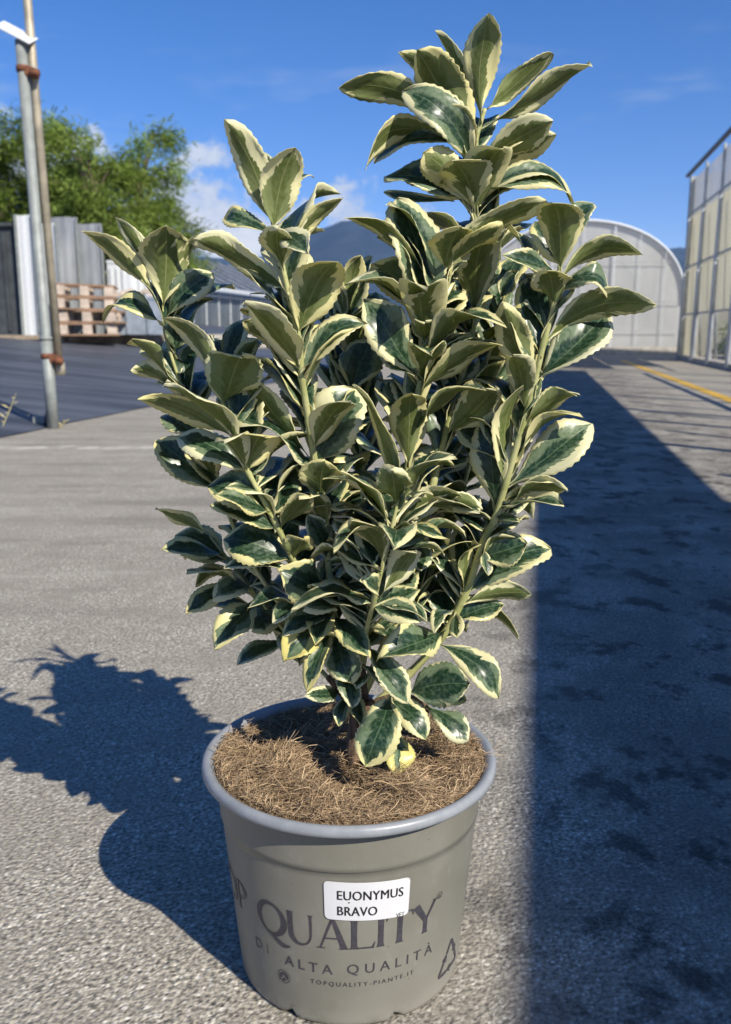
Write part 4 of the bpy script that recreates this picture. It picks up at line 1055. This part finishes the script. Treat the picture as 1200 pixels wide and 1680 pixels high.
for ln_ in LEAF_TABLE.strip().splitlines():
    p = ln_.split(); bx, by, tx, ty, wpx = map(float, p[:5]); face, stm = p[5], p[6]; op = p[7:]
    ob = sdepth(stm, by) + gf(op, 'z', 0.0) + rl.uniform(-.004, .004)
    dflt = -.008 if face == 'U' else (.028 if ty < by else -.028)
    tv = gf(op, 't', dflt); ot = ob + (max(tv, -.034) + (.006 if tv < -.02 else 0) if face == 'U' else tv)
    B, T = at(bx, by, D0+ob), at(tx, ty, D0+ot)
    sp_ = min((q for q in STEM_PTS[stm]), key=lambda q: (q-B).length + .25*abs(min(0, B.z-q.z)))
    dj = (sp_-B).length
    if 'f1' in op: B = B.lerp(sp_, .15)
    elif dj < .10: B = B.lerp(sp_, .9 if dj < .05 else .75)
    mid = (B+T)/2; V = (CAMP-mid).normalized(); a = (T-B); L = a.length; a.normalize()
    n0 = (V - a*V.dot(a)).normalized(); mside = a.cross(V).normalized()
    if abs(mside.z) > .25: mside *= (1 if mside.z > 0 else -1)
    else: mside *= (1 if (mside.x*(1 if tx > bx else -1)) < 0 else -1)
    rho = R_(gf(op, 'r', 25)); n = (n0 if face == 'T' else -n0)*math.cos(rho) + mside*math.sin(rho)
    depth = (mid-CAMP).dot(CF); W = wpx/FPX*depth/max(.35, math.cos(rho))*1.10; W = min(W, L*.78)
    make_leaf(B, T, n, W, gf(op, 'b', rl.uniform(.03, .09)), gf(op, 'c', rl.uniform(.10, .46)), gf(op, 'u', rl.choice((0, .06, .12, .2))), rl.uniform(-.4, .4), gf(op, 'g', .5), gf(op, 'y', rl.uniform(.2, .6)), rl)
# leaves half seen between and behind those, in opposite pairs up the stems
rf = random.Random(99)
FILL = {'L': 8, 'K': 9, 'M': 14, 'P': 17, 'Q': 19, 'R': 12, 'B': 19, 'S': 9, 'H': 17, 'J': 10}
def filler(k, t, into=None, sc=1.0):
    Bp = stem_pt(k, t); low = Bp.z < .48
    if Bp.z < .318: Bp = stem_pt(k, rf.uniform(.35, .7)); low = Bp.z < .48
    az = rf.uniform(.08, .92)*math.pi if rf.random() < (.74 if into is None else .55) else rf.uniform(0, 2*math.pi)     # most of them on the far side
    el = rf.uniform(.45, 1.2) if not low else rf.uniform(-.1, .9); d = Vector((math.cos(az)*math.cos(el)*.9, math.sin(az)*math.cos(el), math.sin(el))).normalized()
    L = rf.uniform(.066, .094)*(.85 if low else 1)*sc; n = Vector((-math.cos(az)*math.sin(el), -math.sin(az)*math.sin(el), math.cos(el)))
    make_leaf(Bp, Bp+d*L, n, L*rf.uniform(.40, .54), rf.uniform(.04, .14), rf.uniform(.12, .5), rf.choice((0, .08, .16)), rf.uniform(-.5, .5), .56, rf.uniform(.2, .6), rf, into=into)
for k, cnt in FILL.items():
    for i in range(cnt): filler(k, .10 + .82*(i+rf.random()*.6)/cnt)
inner = ([], [], [], [], [])
for k, cnt in {'L': 12, 'K': 18, 'M': 32, 'P': 40, 'Q': 40, 'R': 36, 'B': 42, 'S': 36, 'H': 42, 'J': 18}.items():
    for i in range(cnt): filler(k, .20 + .74*(i+rf.random())/cnt, inner, .92)
io = leaf_object('leaf_mass', *inner); io['kind'] = 'stuff'

# ------------------------------------------------------------------ the air between here and the hills
HAZE = True
if HAZE:
    m = bpy.data.materials.new('thin_air_haze'); m.use_nodes = True; n = NT(m.node_tree); n.n.clear()
    pv = n.node('ShaderNodeVolumePrincipled'); pv.inputs['Color'].default_value = (.34, .56, 1.0, 1); pv.inputs['Density'].default_value = 0.00010; pv.inputs['Anisotropy'].default_value = 0.0
    oo = n.node('ShaderNodeOutputMaterial'); n.l.new(pv.outputs[0], oo.inputs['Volume'])
    mb = MB(); mb.box((0, 0, 300), 8400, 8400, 620); hz = mb.build('haze', m); hz['kind'] = 'stuff'; hz['label'] = 'thin blue haze in the air towards the hills'; hz['category'] = 'haze'
